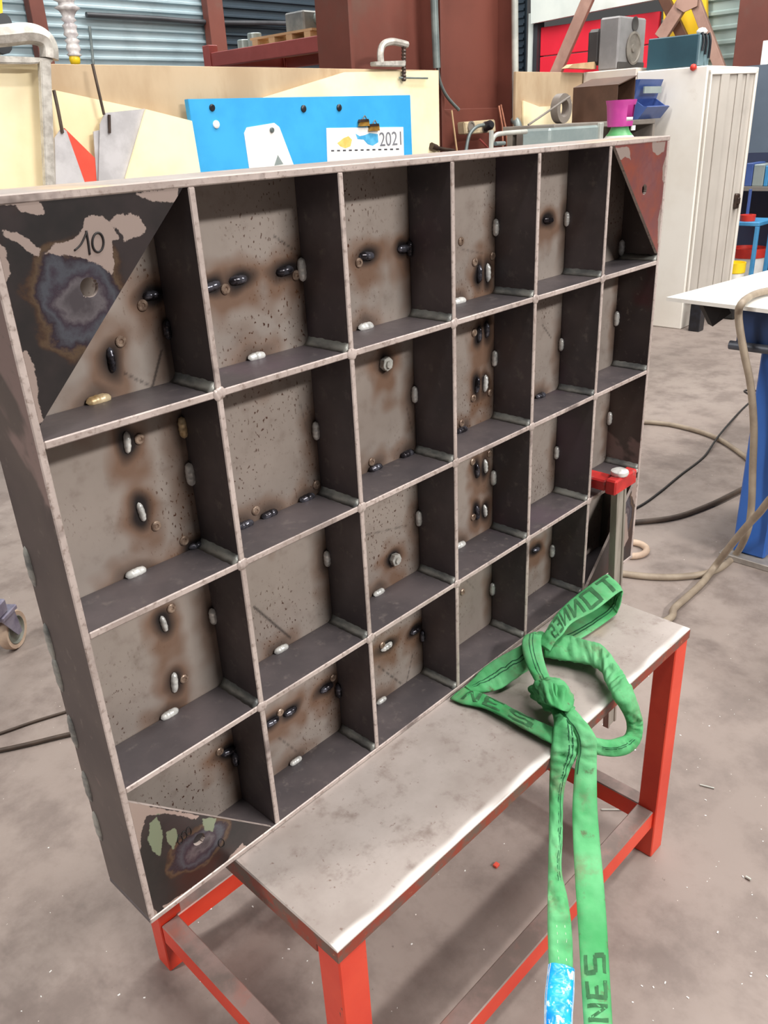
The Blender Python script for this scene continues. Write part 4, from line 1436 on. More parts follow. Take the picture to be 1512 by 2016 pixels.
# wrapped cord and yellow hook at the left
wc = thing('wrapped_cord', 'cord wrapped in crumpled clear film hanging in front of back cladding', 'cord', at(145, 118, 'y', 3.4))
bm = newbm()
pts = smooth_path([at(122, -25, 'y', 3.4), at(131, 10, 'y', 3.4), at(136, 45, 'y', 3.4), at(142, 80, 'y', 3.4), at(147, 112, 'y', 3.4)], 6)
add_tube(bm, pts, [0.035 * (0.55 + 0.5 * abs(math.sin(i * 1.3))) if i > 8 else 0.045 + 0.015 * math.sin(i * 2) for i in range(len(pts))], 10)
obj('film', bm, MAT['plastic_wrap'], wc, True)
bm = newbm()
add_lathe(bm, [(0, -.03), (.022, -.02), (.026, 0), (.02, .02), (0, .025)], at(147, 116, 'y', 3.4), seg=12)
obj('end_bead', bm, MAT['yellow_plain'], wc, True)
yh = thing('yellow_post', 'yellow post at the left edge behind the big steel clamp', 'post', at(2, 100, 'y', 2.9))
slab('upright', [(-30, -40), (2, -40), (10, 106), (-30, 106)], 2.88, 0.05, MAT['yellow'], yh)
bm = newbm()
add_lathe(bm, [(0.03, 0), (0.03, 0.03), (0.0, 0.03)], at(2, 45, 'y', 2.87), (0, -1, 0), 12)
add_lathe(bm, [(0.035, 0), (0.035, 0.03), (0.0, 0.03)], at(0, 88, 'y', 2.87), (0, -1, 0), 12)
obj('bolt', bm, MAT['gate_dark'], yh)

# screw clamps on the partition rim
c1 = thing('screw_clamp', 'large steel clamp gripping the left end of the partition', 'clamp', at(95, 360, 'y', 2.66), 'clamps on the partition')
bm = newbm()
pp = smooth_path([at(-40, 74, 'y', 2.66), at(10, 70, 'y', 2.66), at(55, 66, 'y', 2.66), at(83, 74, 'y', 2.66), at(95, 92, 'y', 2.66), at(97, 116, 'y', 2.66)], 5)
add_tube(bm, pp, 0.036, 8)
obj('upper_arm', bm, MAT['clamp_steel'], c1, 40)
slab('lower_arm', [(-40, 108), (60, 112), (106, 115), (106, 122), (60, 126), (-40, 124)], 2.64, 0.05, MAT['clamp_steel'], c1, 0.004)
slab('bar', [(80, 118), (101, 118), (110, 372), (91, 374)], 2.63, 0.03, MAT['clamp_steel'], c1, 0.004)
c2 = thing('screw_clamp', 'small steel screw clamp on the partition rim left of the columns', 'clamp', at(770, 140, 'y', 2.72), 'clamps on the partition')
bm = newbm()
pp = smooth_path([at(750, 124, 'y', 2.73), at(749, 104, 'y', 2.73), at(754, 88, 'y', 2.73), at(770, 82, 'y', 2.73), at(786, 84, 'y', 2.73), at(801, 88, 'y', 2.73)], 5)
add_tube(bm, pp, 0.018, 8)
obj('upper_arm', bm, MAT['clamp_steel'], c2, 40)
slab('lower_arm', [(738, 121), (800, 119), (799, 131), (739, 130)], 2.715, 0.04, MAT['clamp_steel'], c2, 0.004)
bm = newbm()
pp = [at(795, 90 + k * 3.5, 'y', 2.73) for k in range(21)]
add_tube(bm, pp, [0.010 + 0.004 * (k % 2) for k in range(21)], 8)
obj('screw', bm, MAT['bronze'], c2, 40)
tubeo('handle_rod', [at(786, 153, 'y', 2.73), at(842, 154, 'y', 2.73)], 0.005, MAT['conduit'], c2)

# =================================================================== COLUMNS with conduit, socket and rods
for k, (xa, xb, lb) in enumerate(((690, 862, 'brown steel column behind the small clamp, left of the pair'), (868, 1012, 'brown steel column with the socket box, right of the pair'))):
    p, q = at(xa, 90, 'y', 2.86).x, at(xb, 90, 'y', 2.86).x
    cc = thing('steel_column', lb, 'column', ((p + q) / 2, 2.95, 0), 'brown building columns')
    boxo('flange', (p, 2.86, 0), (p + 0.028, 3.12, 4.2), MAT['column'], cc, 0.003)
    boxo('web', (p + 0.028, 2.97, 0), (q - 0.028, 2.995, 4.2), MAT['column'], cc)
    boxo('flange', (q - 0.028, 2.86, 0), (q, 3.12, 4.2), MAT['column'], cc, 0.003)
    if k:
        zb = at(940, 213, 'y', 2.93).z
        boxo('stiffener', (p + 0.028, 2.95, zb - 0.35), (q - 0.028, 2.97, zb), MAT['column'], cc, 0.003)
o = tubeo('conduit', [at(853, -60, 'y', 2.80), at(856, 40, 'y', 2.80), at(860, 134, 'y', 2.80)], 0.022, MAT['conduit'])
tag(o, 'grey upright conduit between the two brown columns', 'conduit')
o = tubeo('cable', [at(861, 130, 'y', 2.815), at(866, 160, 'y', 2.83), at(880, 190, 'y', 2.84), at(903, 216, 'y', 2.86)], 0.010, MAT['conduit'])
tag(o, 'thin cable curving from the conduit across the brown column', 'cable')
o = tubeo('pale_pipe', [at(1013, -60, 'y', 2.82), at(1014, 100, 'y', 2.82), at(1015, 235, 'y', 2.82)], 0.022, MAT['pale_pipe'])
tag(o, 'pale upright pipe on the right edge of the brown column', 'pipe')
o = tubeo('bent_pipe', [at(1012, 235, 'y', 2.80), at(1020, 250, 'y', 2.76), at(1026, 300, 'y', 2.74)], 0.028, MAT['conduit'])
tag(o, 'grey bent pipe foot below the pale pipe', 'pipe')
sb = thing('socket_box', 'beige double socket box mounted low on the brown column', 'socket', at(945, 262, 'y', 2.84))
slab('housing', [(914, 240), (975, 235), (977, 260), (916, 265)], 2.83, 0.06, MAT['beige_box'], sb, 0.006)
bm = newbm()
for px in (927, 955):
    add_lathe(bm, [(0.035, 0), (0.035, 0.008), (0.026, 0.008), (0.026, 0.003), (0, 0.003)], at(px, 250, 'y', 2.83), (0, -1, 0), 14)
obj('socket_face', bm, MAT['shelf_grey'], sb, 40)
pg = thing('plug_cable', 'dark plug with grey cable in the socket box', 'plug', at(955, 250, 'y', 2.78))
bm = newbm()
add_lathe(bm, [(0, -0.005), (0.028, 0), (0.03, 0.05), (0.018, 0.07), (0, 0.07)], at(956, 249, 'y', 2.822), (-0.3, -1, 0.15), 12)
obj('plug', bm, MAT['magnet'], pg, 40)
tubeo('cord', [at(952, 246, 'y', 2.765), at(938, 250, 'y', 2.75), at(924, 266, 'y', 2.75), at(917, 300, 'y', 2.75)], 0.011, MAT['conduit'], pg)
for a, b, m, lb in (((889, 217), (900, 300), 'wood', 'pale thin stick leaning against the brown column'), ((982, 208), (989, 248), 'copper', 'copper rod leaning beside the socket box, left one'), ((986, 206), (997, 258), 'copper', 'copper rod leaning beside the socket box, right one'), ((944, 274), (962, 292), 'rack_red', 'short reddish rod below the socket box')):
    o = tubeo('thin_rod', [at(*a, 'y', 2.80), at(*b, 'y', 2.78), V(at(*b, 'y', 2.78).x + (at(*b, 'y', 2.78).x - at(*a, 'y', 2.80).x) * 0.6, 2.72, 0.006)], 0.006, MAT[m], None, 1, 6)
    tag(o, lb, 'rod')
hd = thing('pipe_handle', 'grey bent pipe handle rising behind the grid rim below the socket', 'handle', at(970, 300, 'y', 1.9))
tubeo('bent_tube', [V(at(967, 305, 'y', 1.9).x, 1.9, 0), at(967, 305, 'y', 1.9), at(968, 282, 'y', 1.9), at(974, 268, 'y', 1.9), at(988, 263, 'y', 1.9), at(1036, 259, 'y', 1.9)], 0.011, MAT['pale_pipe'], hd)
tubeo('cross_tube', [at(975, 283, 'y', 1.9), at(993, 282, 'y', 1.9)], 0.010, MAT['conduit'], hd)
o = tubeo('lever_bar', [at(849, 287, 'y', 2.735), at(862, 292, 'y', 2.735), at(893, 297, 'y', 2.735)], [0.02] * 6 + [0.012] * 7, MAT['bronze'])
tag(o, 'dark bronze lever bar by the right end of the blue board', 'lever')

# =================================================================== RACK beyond the partition
XK = at(637, 70, 'y', 3.6).x
rack = thing('storage_rack', 'faded red storage rack with junk beyond the partition', 'rack', (XK, 4.2, 0))
yf = at(415, 110, 'x', XK).y
zr = at(625, 84, 'x', XK).z
boxo('beam', (XK, 3.6, zr - 0.05), (XK + 0.06, yf, zr + 0.04), MAT['rack_red'], rack, 0.004)
boxo('beam', (XK + 0.7, 3.6, zr - 0.05), (XK + 0.76, yf, zr + 0.04), MAT['rack_red'], rack, 0.004)
for yy, top in ((3.57, 0.16), (yf, 0.09)):
    boxo('upright', (XK - 0.01, yy, 0), (XK + 0.07, yy + 0.08, zr + top), MAT['rack_red'], rack, 0.004)
    boxo('upright', (XK + 0.69, yy, 0), (XK + 0.77, yy + 0.08, zr + top), MAT['rack_red'], rack, 0.004)
    boxo('cross_beam', (XK + 0.07, yy + 0.01, zr - 0.04), (XK + 0.69, yy + 0.07, zr + 0.03), MAT['rack_red'], rack, 0.004)
boxo('shelf_board', (XK + 0.06, 3.65, zr + 0.02), (XK + 0.70, yf, zr + 0.035), MAT['wood'], rack)
boxo('shelf_board', (XK + 0.06, 3.65, zr - 0.42), (XK + 0.70, yf, zr - 0.40), MAT['wood'], rack)
pal = thing('wooden_pallet', 'pale wooden pallet on the red rack', 'pallet', (XK + 0.35, 4.1, zr + 0.036))
for yy in (3.82, 4.0, 4.18, 4.36):
    boxo('pallet_block', (XK + 0.09, yy, zr + 0.036), (XK + 0.62, yy + 0.06, zr + 0.085), MAT['wood'], pal)
for xx in (0.09, 0.25, 0.42, 0.56):
    boxo('pallet_slat', (XK + xx, 3.80, zr + 0.086), (XK + xx + 0.09, 4.44, zr + 0.10), MAT['wood'], pal)
mc = thing('grey_machine', 'grey machine part with pipes on top of the pallet', 'machine part', (XK + 0.3, 4.0, zr + 0.10))
boxo('body', (XK + 0.16, 3.95, zr + 0.101), (XK + 0.42, 4.14, zr + 0.22), MAT['junk'], mc, 0.01)
bm = newbm()
add_tube(bm, [V(XK + 0.2, 3.72, zr + 0.16), V(XK + 0.3, 4.0, zr + 0.18)], 0.035, 10)
obj('pipe', bm, MAT['galv'], mc, 40)
for k, (yy, hh, lb) in enumerate(((4.50, 0.10, 'grey tin at the far end of the red rack'), (4.62, 0.07, 'low grey tin beside the tin at the far end of the rack'))):
    bm = newbm()
    add_lathe(bm, [(0, 0), (0.05, 0), (0.05, hh), (0.046, hh + 0.004), (0, hh + 0.004)], (XK + 0.18, yy, zr + 0.036), seg=16)
    tag(obj('paint_tin', bm, MAT['galv'], None, 40), lb, 'tin', 'tins on the red rack')
for k, yy in enumerate((3.72, 3.86, 3.99, 4.12)):
    bm = newbm()
    add_lathe(bm, [(0, 0), (0.052, 0), (0.052, 0.25), (0.048, 0.255), (0, 0.255)], (XK + 0.16, yy, zr - 0.3995), seg=16)
    tag(obj('paint_tin', bm, MAT['white' if k % 2 else 'galv'], None, 40), ('pale tin under the rack shelf, nearest the purple drum', 'white tin under the rack shelf, second from the purple drum', 'grey tin under the rack shelf, third from the purple drum', 'white tin under the rack shelf, furthest from the purple drum')[k], 'tin', 'tins on the red rack')
dr = thing('plastic_drum', 'faded violet plastic drum beside the brown column', 'drum', at(672, 150, 'y', 3.15))
c0 = at(673, 130, 'y', 3.15)
rr = (at(695, 100, 'y', 3.15) - at(651, 100, 'y', 3.15)).length * 0.36
ztop = at(673, 78, 'y', 3.15).z
bm = newbm()
add_lathe(bm, [(0, 0), (rr, 0.01), (rr * 1.03, ztop * 0.35), (rr, ztop * 0.7), (rr * 1.02, ztop - 0.14), (rr * 0.92, ztop - 0.06), (rr * 0.62, ztop - 0.005), (0, ztop)], (c0.x, 3.15, 0), seg=28)
obj('body', bm, MAT['purple_blue'], dr, True)
bm = newbm()
add_lathe(bm, [(0.03, 0), (0.03, 0.03), (0, 0.03)], (c0.x - rr * 0.3, 3.15 - rr * 0.3, ztop - 0.02), seg=12)
obj('cap', bm, MAT['white'], dr, 40)

# =================================================================== CABINETS on the right
ZC = 1.695
cab = thing('steel_cabinet', 'tall off white steel cabinet with its ribbed door ajar', 'cabinet', (5.9, 2.1, 0), 'tall cabinets')
bm = newbm()
add_box(bm, (5.504, 1.858, 0), (6.35, 2.350, ZC), 0.006)
obj('body', bm, MAT['cabinet'], cab)
hinge = V(5.520, 1.852, 0)
free = V(5.905, 1.702, 0)
ex = (free - hinge).normalized()
ny_ = V(ex.y, -ex.x, 0)
Md = Matrix((ex, -ny_, V(0, 0, 1))).transposed().to_4x4()
Md.translation = hinge
W = (free - hinge).length
bm = newbm()
add_box(bm, (0, 0.0, 0.20), (W, 0.018, 1.672), 0.003, M=Md)
dd = obj('door', bm, MAT['door_grey'], cab)
for a, b, hgt, m in ((0.0, 0.012, 0.02, 'cabinet'), (0.10, 0.17, 0.014, 'door_grey'), (0.245, 0.285, 0.012, 'door_grey'), (0.325, 0.345, 0.012, 'door_grey'), (W - 0.014, W, 0.016, 'cabinet')):
    bm = newbm()
    add_box(bm, (a, -hgt, 0.21), (b, 0.0, 1.66), 0.004, M=Md)
    obj('door_rib', bm, MAT[m], dd)
bm = newbm()
add_box(bm, (0, -0.016, 1.64), (W, 0.0, 1.672), 0.004, M=Md)
obj('door_rim', bm, MAT['cabinet'], dd)
bm = newbm()
add_box(bm, (W - 0.075, -0.035, 0.80), (W - 0.035, -0.001, 0.90), 0.008, M=Md)
add_box(bm, (W - 0.068, -0.05, 0.83), (W - 0.045, -0.03, 0.875), 0.006, M=Md)
obj('handle', bm, MAT['bronze'], dd)
cab2 = boxo('steel_cabinet', (5.498, 2.352, 0), (6.35, 2.765, ZC + 0.025), MAT['cabinet2'], bev=0.006)
tag(cab2, 'pinkish grey steel cabinet standing behind the off white one', 'cabinet', 'tall cabinets')
# red knob on the rim
bm = newbm()
add_lathe(bm, [(0, -0.022), (0.018, -0.012), (0.022, 0.002), (0.014, 0.018), (0, 0.022)], at(1365, 133, 'x', 5.485), seg=14)
tag(obj('red_knob', bm, MAT['red_plain'], None, True), 'small red knob stuck to the cabinet rim below the teal case', 'knob')
# loudspeaker
xs_ = 5.56
pA = at(1215, 128, 'x', xs_)
pB = at(1272, 60, 'y', pA.y)
pC = at(1180, 60, 'x', xs_)
zt2 = at(1215, 31, 'x', xs_).z
ls = thing('loudspeaker', 'grey loudspeaker standing on the white cabinet', 'loudspeaker', (xs_ + 0.1, pA.y, ZC))
boxo('cabinet_body', (xs_, pA.y, ZC + 0.026), (pB.x, pC.y, zt2), MAT['speaker'], ls, 0.012)
boxo('rear_shell', (xs_ + 0.01, pC.y, ZC + 0.07), (pB.x - 0.02, pC.y + 0.10, zt2 - 0.06), MAT['speaker_dark'], ls, 0.02)
wc_ = at(1246, 95, 'y', pA.y)
bm = newbm()
rw = 1.22
add_lathe(bm, [(r * rw, z) for r, z in [(0.082, 0.0), (0.086, 0.010), (0.074, 0.012), (0.070, 0.0045), (0.040, 0.001), (0.022, 0.001), (0.020, 0.010), (0, 0.014)]], wc_ + V(0, 0.0005, 0), (0, -1, 0), 28)
obj('woofer', bm, MAT['cone'], ls, 40)
bm = newbm()
add_lathe(bm, [(r * 1.45, z) for r, z in [(0.030, 0), (0.032, 0.005), (0.026, 0.006), (0.022, 0.002), (0, 0.004)]], at(1250, 47, 'y', pA.y) + V(0, 0.0005, 0), (0, -1, 0), 20)
obj('tweeter', bm, MAT['speaker_dark'], ls, 40)
boxo('base_slot', (xs_ + 0.005, pA.y - 0.006, ZC + 0.028), (pB.x - 0.005, pA.y + 0.004, ZC + 0.075), MAT['speaker_dark'], ls, 0.003)
# teal case
pA = at(1371, 128, 'x', 5.545)
pB = at(1274, 110, 'x', 5.545)
pC = at(1396, 100, 'y', pA.y)
zt3 = at(1371, 66, 'x', 5.545).z
tc = thing('tool_case', 'dark teal metal case with dangling straps on the white cabinet', 'case', (5.7, pA.y, ZC))
boxo('case_body', (5.545, pA.y, ZC + 0.001), (pC.x, pB.y, zt3), MAT['teal'], tc, 0.006)
boxo('end_panel', (5.552, pA.y - 0.006, ZC + 0.006), (pC.x - 0.006, pA.y + 0.002, zt3 - 0.008), MAT['teal_pale'], tc, 0.002)
for k, dx in enumerate((0.03, 0.075, 0.13)):
    tubeo('strap', [V(5.545 + dx, pA.y - 0.004, zt3 + 0.006), V(5.55 + dx, pA.y - 0.018, zt3 - 0.04), V(5.54 + dx * 1.1, pA.y - 0.016, zt3 - 0.10 - 0.02 * k)], 0.008, MAT['magnet'], tc)
bm = newbm()
add_lathe(bm, [(0, 0), (0.03, 0.005), (0.035, 0.02), (0.02, 0.035), (0, 0.04)], (5.60, pA.y + 0.01, zt3 - 0.004), seg=12)
obj('film_wad', bm, MAT['white'], tc, True)

# =================================================================== SHELF UNIT with sheet metal in front of the partition
YS = 2.10
xl, xm, xr = at(1074, 255, 'y', YS).x, at(1178, 250, 'y', YS).x, at(1290, 240, 'y', YS).x
zs = at(1178, 240, 'y', YS).z
un = thing('shelf_unit', 'grey steel shelf unit with dark open bay in front of the partition', 'shelf unit', ((xm + xr) / 2, YS + .3, 0))
xd = at(1092, 244, 'y', YS).x
boxo('top_board', (xd, YS, zs - 0.03), (xr, 2.46, zs), MAT['shelf_grey'], un, 0.004)
boxo('side_panel', (xm, YS, 0), (xm + 0.03, 2.70, zs - 0.0305), MAT['shelf_grey'], un)
boxo('side_panel', (xr - 0.03, YS, 0), (xr, 2.70, zs - 0.0305), MAT['shelf_grey'], un)
boxo('bay_shade_panel', (xm + 0.03, 2.60, 0), (xr - 0.03, 2.62, zs - 0.0305), MAT['void'], un)  # shade of the open bay painted as a black panel
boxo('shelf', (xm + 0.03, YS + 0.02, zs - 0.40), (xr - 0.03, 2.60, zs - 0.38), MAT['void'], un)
boxo('leg', (xd + 0.02, 2.40, 0), (xd + 0.06, 2.44, zs - 0.0305), MAT['shelf_grey'], un)
gb = thing('galvanised_bin', 'pale galvanised sheet bin left of the dark shelf bay', 'bin', ((xl + xm) / 2, YS + .2, 0.8))
zg = at(1100, 251, 'y', YS - .03).z
boxo('bin_body', (xl, YS - 0.03, zg - 0.5), (xm - 0.015, YS + 0.16, zg), MAT['galv'], gb, 0.012)
boxo('bin_rim', (xm - 0.05, YS - 0.045, zg - 0.5), (xm - 0.012, YS - 0.02, zg + 0.012), MAT['pale_pipe'], gb, 0.004)
boxo('bin_stand', (xl + 0.05, YS, 0), (xm - 0.06, YS + 0.14, zg - 0.501), MAT['shelf_grey'], gb)
# open rectangular tube of brown sheet
xt = at(1215, 190, 'y', 2.16).x
yt = at(1128, 190, 'x', xt).y
zt0, zt1 = zs + 0.001, at(1215, 168, 'x', xt).z
xt1 = at(1249, 190, 'y', 2.16).x
ch = thing('sheet_channel', 'brown folded sheet channel with an open end on the shelf unit', 'sheet channel', (xt, 2.3, zs))
boxo('side', (xt, 2.16, zt0), (xt + 0.006, yt, zt1), MAT['brown_sheet'], ch)
boxo('side', (xt1 - 0.006, 2.16, zt0), (xt1, yt, zt1 + 0.05), MAT['brown_sheet'], ch)
boxo('floor_sheet', (xt + 0.006, 2.16, zt0), (xt1 - 0.006, yt, zt0 + 0.006), MAT['brown_sheet'], ch)
bm = newbm()
add_prism(bm, [V(xt, 2.155, zt1), V(xt1, 2.155, zt1 + 0.05), V(xt1, yt, zt1 + 0.05), V(xt, yt, zt1)], (0, 0, 0.006))
obj('lid_sheet', bm, MAT['brown_sheet'], ch)
boxo('channel_shade_sheet', (xt + 0.006, yt - 0.02, zt0 + 0.006), (xt1 - 0.006, yt - 0.014, zt1), MAT['void'], ch)  # darkness inside the channel painted as a black sheet
bm = newbm()
cA = at(1112, 208, 'y', yt - .1)
R0, R1 = 0.085, 0.05
ring = [(math.cos(a * math.pi / 12), math.sin(a * math.pi / 12)) for a in range(24)]
a_ = [bm.verts.new((cA.x + R0 * c, cA.y, cA.z + R0 * s)) for c, s in ring]
b_ = [bm.verts.new((cA.x + R1 * c, cA.y, cA.z + R1 * s)) for c, s in ring]
c_ = [bm.verts.new((cA.x + R0 * c, cA.y + 0.05, cA.z + R0 * s)) for c, s in ring]
d_ = [bm.verts.new((cA.x + R1 * c, cA.y + 0.05, cA.z + R1 * s)) for c, s in ring]
for i in range(24):
    j = (i + 1) % 24
    bm.faces.new((a_[i], a_[j], b_[j], b_[i]))
    bm.faces.new((c_[i], d_[i], d_[j], c_[j]))
    bm.faces.new((a_[i], c_[i], c_[j], a_[j]))
    bm.faces.new((b_[i], b_[j], d_[j], d_[i]))
bmesh.ops.recalc_face_normals(bm, faces=bm.faces)
bmesh.ops.translate(bm, verts=bm.verts, vec=(0, 0, zs + R0 + 0.001 - cA.z))
o = obj('steel_ring', bm, MAT['shelf_grey'], None, 40)
tag(o, 'grey flat steel ring standing left of the brown channel', 'ring')
o = tubeo('thin_rod', [at(1040, 246, 'y', 2.3), at(1122, 190, 'y', 2.3)], 0.006, MAT['shelf_grey'], None, 2, 6)
tag(o, 'thin grey rod leaning up to the flat steel ring', 'rod')
# blue bin with cut-out front
pb = at(1250, 232, 'y', 2.14)
bx0, bx1 = pb.x + 0.02, at(1300, 200, 'y', 2.14).x
bz0, bz1 = zs + 0.001, at(1275, 156, 'y', 2.14).z
bb = thing('storage_bin', 'blue plastic storage bin with sloped open front on the shelf unit', 'bin', ((bx0 + bx1) / 2, 2.3, zs))
bm = newbm()
prof = [(2.13, bz0), (2.07, bz0 + 0.07), (2.10, bz0 + 0.075), (2.17, bz0 + 0.12), (2.13, bz1), (2.52, bz1), (2.48, bz0)]
add_prism(bm, [V(bx0, y, z) for y, z in prof], (0.008, 0, 0))
obj('side_wall', bm, MAT['bin_blue'], bb)
bm = newbm()
add_prism(bm, [V(bx1 - 0.008, y, z) for y, z in prof], (0.008, 0, 0))
obj('side_wall', bm, MAT['bin_blue'], bb)
boxo('rear_wall', (bx0 + 0.008, 2.46, bz0), (bx1 - 0.008, 2.47, bz1), MAT['bin_blue'], bb)
boxo('base', (bx0 + 0.008, 2.13, bz0), (bx1 - 0.008, 2.46, bz0 + 0.008), MAT['bin_blue'], bb)
bm = newbm()
add_prism(bm, [V(bx0 + .008, 2.13, bz0), V(bx0 + .008, 2.07, bz0 + .07), V(bx0 + .008, 2.08, bz0 + .075), V(bx0 + .008, 2.14, bz0 + .008)], (bx1 - bx0 - .016, 0, 0))
obj('front_lip', bm, MAT['bin_blue'], bb)
bm = newbm()
add_prism(bm, [V(bx0 + .008, 2.17, bz0 + .12), V(bx0 + .008, 2.13, bz1), V(bx0 + .008, 2.14, bz1), V(bx0 + .008, 2.18, bz0 + .12)], (bx1 - bx0 - .016, 0, 0))
obj('front_wall', bm, MAT['bin_blue'], bb)
boxo('label_card', (bx0 + .04, 2.118, bz0 + .15), (bx1 - .04, 2.128, bz0 + .19), MAT['galv'], bb)

# gas cylinder
gx0, gy0 = at(1222, 222, 'y', 1.55).x, 1.55
z_cap0, z_cap1 = at(1222, 249, 'y', 1.55).z, at(1222, 197, 'y', 1.55).z
gc = thing('gas_cylinder', 'gas cylinder with green shoulder and magenta valve guard behind the grid', 'gas cylinder', (gx0, gy0, 0))
zsh = z_cap0 - 0.001
bm = newbm()
add_lathe(bm, [(0, 0), (0.105, 0.005), (0.108, 0.03), (0.108, zsh - 0.15), (0.100, zsh - 0.10), (0.086, zsh - 0.065), (0.066, zsh - 0.040)], (gx0, gy0, 0), seg=28)
obj('body', bm, MAT['bottle_white'], gc, 40)
bm = newbm()
add_lathe(bm, [(0.0665, zsh - 0.040), (0.055, zsh - 0.028), (0.046, zsh - 0.012), (0.042, zsh)], (gx0, gy0, 0), seg=28)
obj('shoulder', bm, MAT['bottle_green'], gc, 40)
bm = newbm()
hh = z_cap1 - z_cap0
for i0, gap in ((0, (math.radians(-125), math.radians(-45))),):
    segs = 32
    rows = []
    for rz, rr_ in ((0, 0.061), (hh * .2, 0.064), (hh * .35, 0.065), (hh * .8, 0.070), (hh * .88, 0.073), (hh, 0.076)):
        rows.append([(bm.verts.new((gx0 + rr_ * math.cos(2 * math.pi * k / segs), gy0 + rr_ * math.sin(2 * math.pi * k / segs), z_cap0 + rz)), bm.verts.new((gx0 + (rr_ - .006) * math.cos(2 * math.pi * k / segs), gy0 + (rr_ - .006) * math.sin(2 * math.pi * k / segs), z_cap0 + rz))) for k in range(segs)])
    for r in range(len(rows) - 1):
        for k in range(segs):
            a0 = 2 * math.pi * k / segs
            a0 = a0 - 2 * math.pi if a0 > math.pi else a0
            if r in (1, 2) and gap[0] < a0 < gap[1]:
                continue
            k2 = (k + 1) % segs
            bm.faces.new((rows[r][k][0], rows[r][k2][0], rows[r + 1][k2][0], rows[r + 1][k][0]))
            bm.faces.new((rows[r][k][1], rows[r + 1][k][1], rows[r + 1][k2][1], rows[r][k2][1]))
    for k in range(segs):
        k2 = (k + 1) % segs
        bm.faces.new((rows[-1][k][0], rows[-1][k2][0], rows[-1][k2][1], rows[-1][k][1]))
obj('valve_guard', bm, MAT['magenta'], gc, 40)
bm = newbm()
add_lathe(bm, [(0.02, 0), (0.02, 0.05), (0.028, 0.055), (0.028, 0.09), (0, 0.09)], (gx0, gy0, z_cap0 - 0.005), seg=14)
add_lathe(bm, [(0.012, 0), (0.012, 0.06), (0, 0.06)], (gx0, gy0, z_cap0 + 0.03), (0.6, -0.8, 0), 10)
obj('valve', bm, MAT['weld'], gc, 40)
boxo('tag_label', (gx0 + 0.018, gy0 - 0.060, z_cap0 - 0.02), (gx0 + 0.05, gy0 - 0.052, z_cap0 + 0.002), MAT['white'], gc)

# =================================================================== TABLE on the right
tb = thing('welding_table', 'white topped welding table on a blue steel pedestal at right', 'table', (2.6, 0.1, 0))
P0, P1, P2 = at(1312, 585, 'z', .88), at(1512, 609, 'z', .88), at(1512, 532, 'z', .88)
d1, d2 = (P1 - P0).normalized(), (P2 - P0).normalized()
q0, q1 = P0, P0 + d1 * 1.15
q3 = P0 + d2 * 1.9
q2 = q1 + d2 * 1.9
bm = newbm()
add_prism(bm, [q0, q1, q2, q3], (0, 0, -0.012))
obj('table_top', bm, MAT['table_white'], tb)
pk = [at(1440, 1085, 'x', 2.37).y, at(1503, 1103, 'x', 2.37).y]
zf = 0.022
za_ = at(1446, 675, 'x', 2.36).z - 0.0005
bm = newbm()
add_box(bm, (2.372, pk[1], zf), (2.72, pk[0], za_), 0.006)
obj('column', bm, MAT['ped_blue'], tb)
bm = newbm()
add_box(bm, (2.335, pk[1] - 0.035, 0), (2.76, pk[0] + 0.03, zf - 0.0005), 0.002)
obj('foot_plate', bm, MAT['ped_grey'], tb)
ay = at(1450, 660, 'x', 2.36).y
za = at(1446, 675, 'x', 2.36).z
bm = newbm()
add_box(bm, (2.36, -0.45, za), (2.95, ay, 0.8675), 0.004)
obj('apron', bm, MAT['ped_dark'], tb)
bm = newbm()
add_tube(bm, [V(2.345, -0.46, za - 0.004), V(2.345, ay + 0.012, za - 0.004)], 0.014, 10)
obj('apron_rail', bm, MAT['ped_rail'], tb, 40)
pb_ = at(1398, 615, 'z', .84)
bm = newbm()
add_prism(bm, [pb_ + V(-0.02, 0.02, 0.0275), pb_ + V(0.03, -0.035, 0.0275), pb_ + V(0.045, -0.05, -0.005), pb_ + V(0.005, -0.012, -0.045)], (0.03, 0.03, 0))
obj('bracket', bm, MAT['void'], tb)
lp = at(1351, 647, 'z', 0)
o = boxo('black_post', (lp.x - 0.06, lp.y - 0.12, 0), (lp.x + 0.02, lp.y - 0.04, 0.22), MAT['magnet'], bev=0.004)
tag(o, 'short black steel post standing on the floor before the white cabinet', 'post')

# =================================================================== FAR RIGHT: navy locker, shelf, buckets
nv_ = thing('navy_locker', 'tall navy steel locker beyond the ribbed cabinet door', 'locker', (7.4, 1.6, 0))
boxo('body', (7.20, 0.6, 0), (7.8, 2.6, 1.10), MAT['navy'], nv_)
boxo('upper_body', (7.20, 0.6, 1.101), (7.8, 2.6, 1.745), MAT['slate'], nv_)
o = boxo('wall_shelf', (6.80, 1.2, at(1490, 367, 'x', 6.85).z - 0.03), (7.199, 2.3, at(1490, 367, 'x', 6.85).z), MAT['shelf_grey'])
tag(o, 'narrow grey shelf on the navy locker carrying blue and white boxes', 'shelf')
zsh2 = at(1490, 367, 'x', 6.85).z + 0.001
yb0 = at(1468, 340, 'x', 6.85).y
for k, (dy, w, m, lb) in enumerate(((0.0, 0.055, 'bin_blue', 'slim blue box on the narrow shelf beside the cabinet door'), (-0.06, 0.085, 'galv', 'pale grey box on the narrow shelf'), (-0.15, 0.03, 'sky_blue', 'light blue slim box between the pale boxes on the shelf'), (-0.185, 0.13, 'white', 'white box with pale front on the narrow shelf'))):
    o = boxo('shelf_box', (6.85, yb0 + dy - w, zsh2), (7.1, yb0 + dy, zsh2 + 0.17 - 0.01 * k), MAT[m], bev=0.004)
    tag(o, lb, 'box', 'boxes on the narrow shelf')
wp = at(1506, 105, 'x', 7.9)
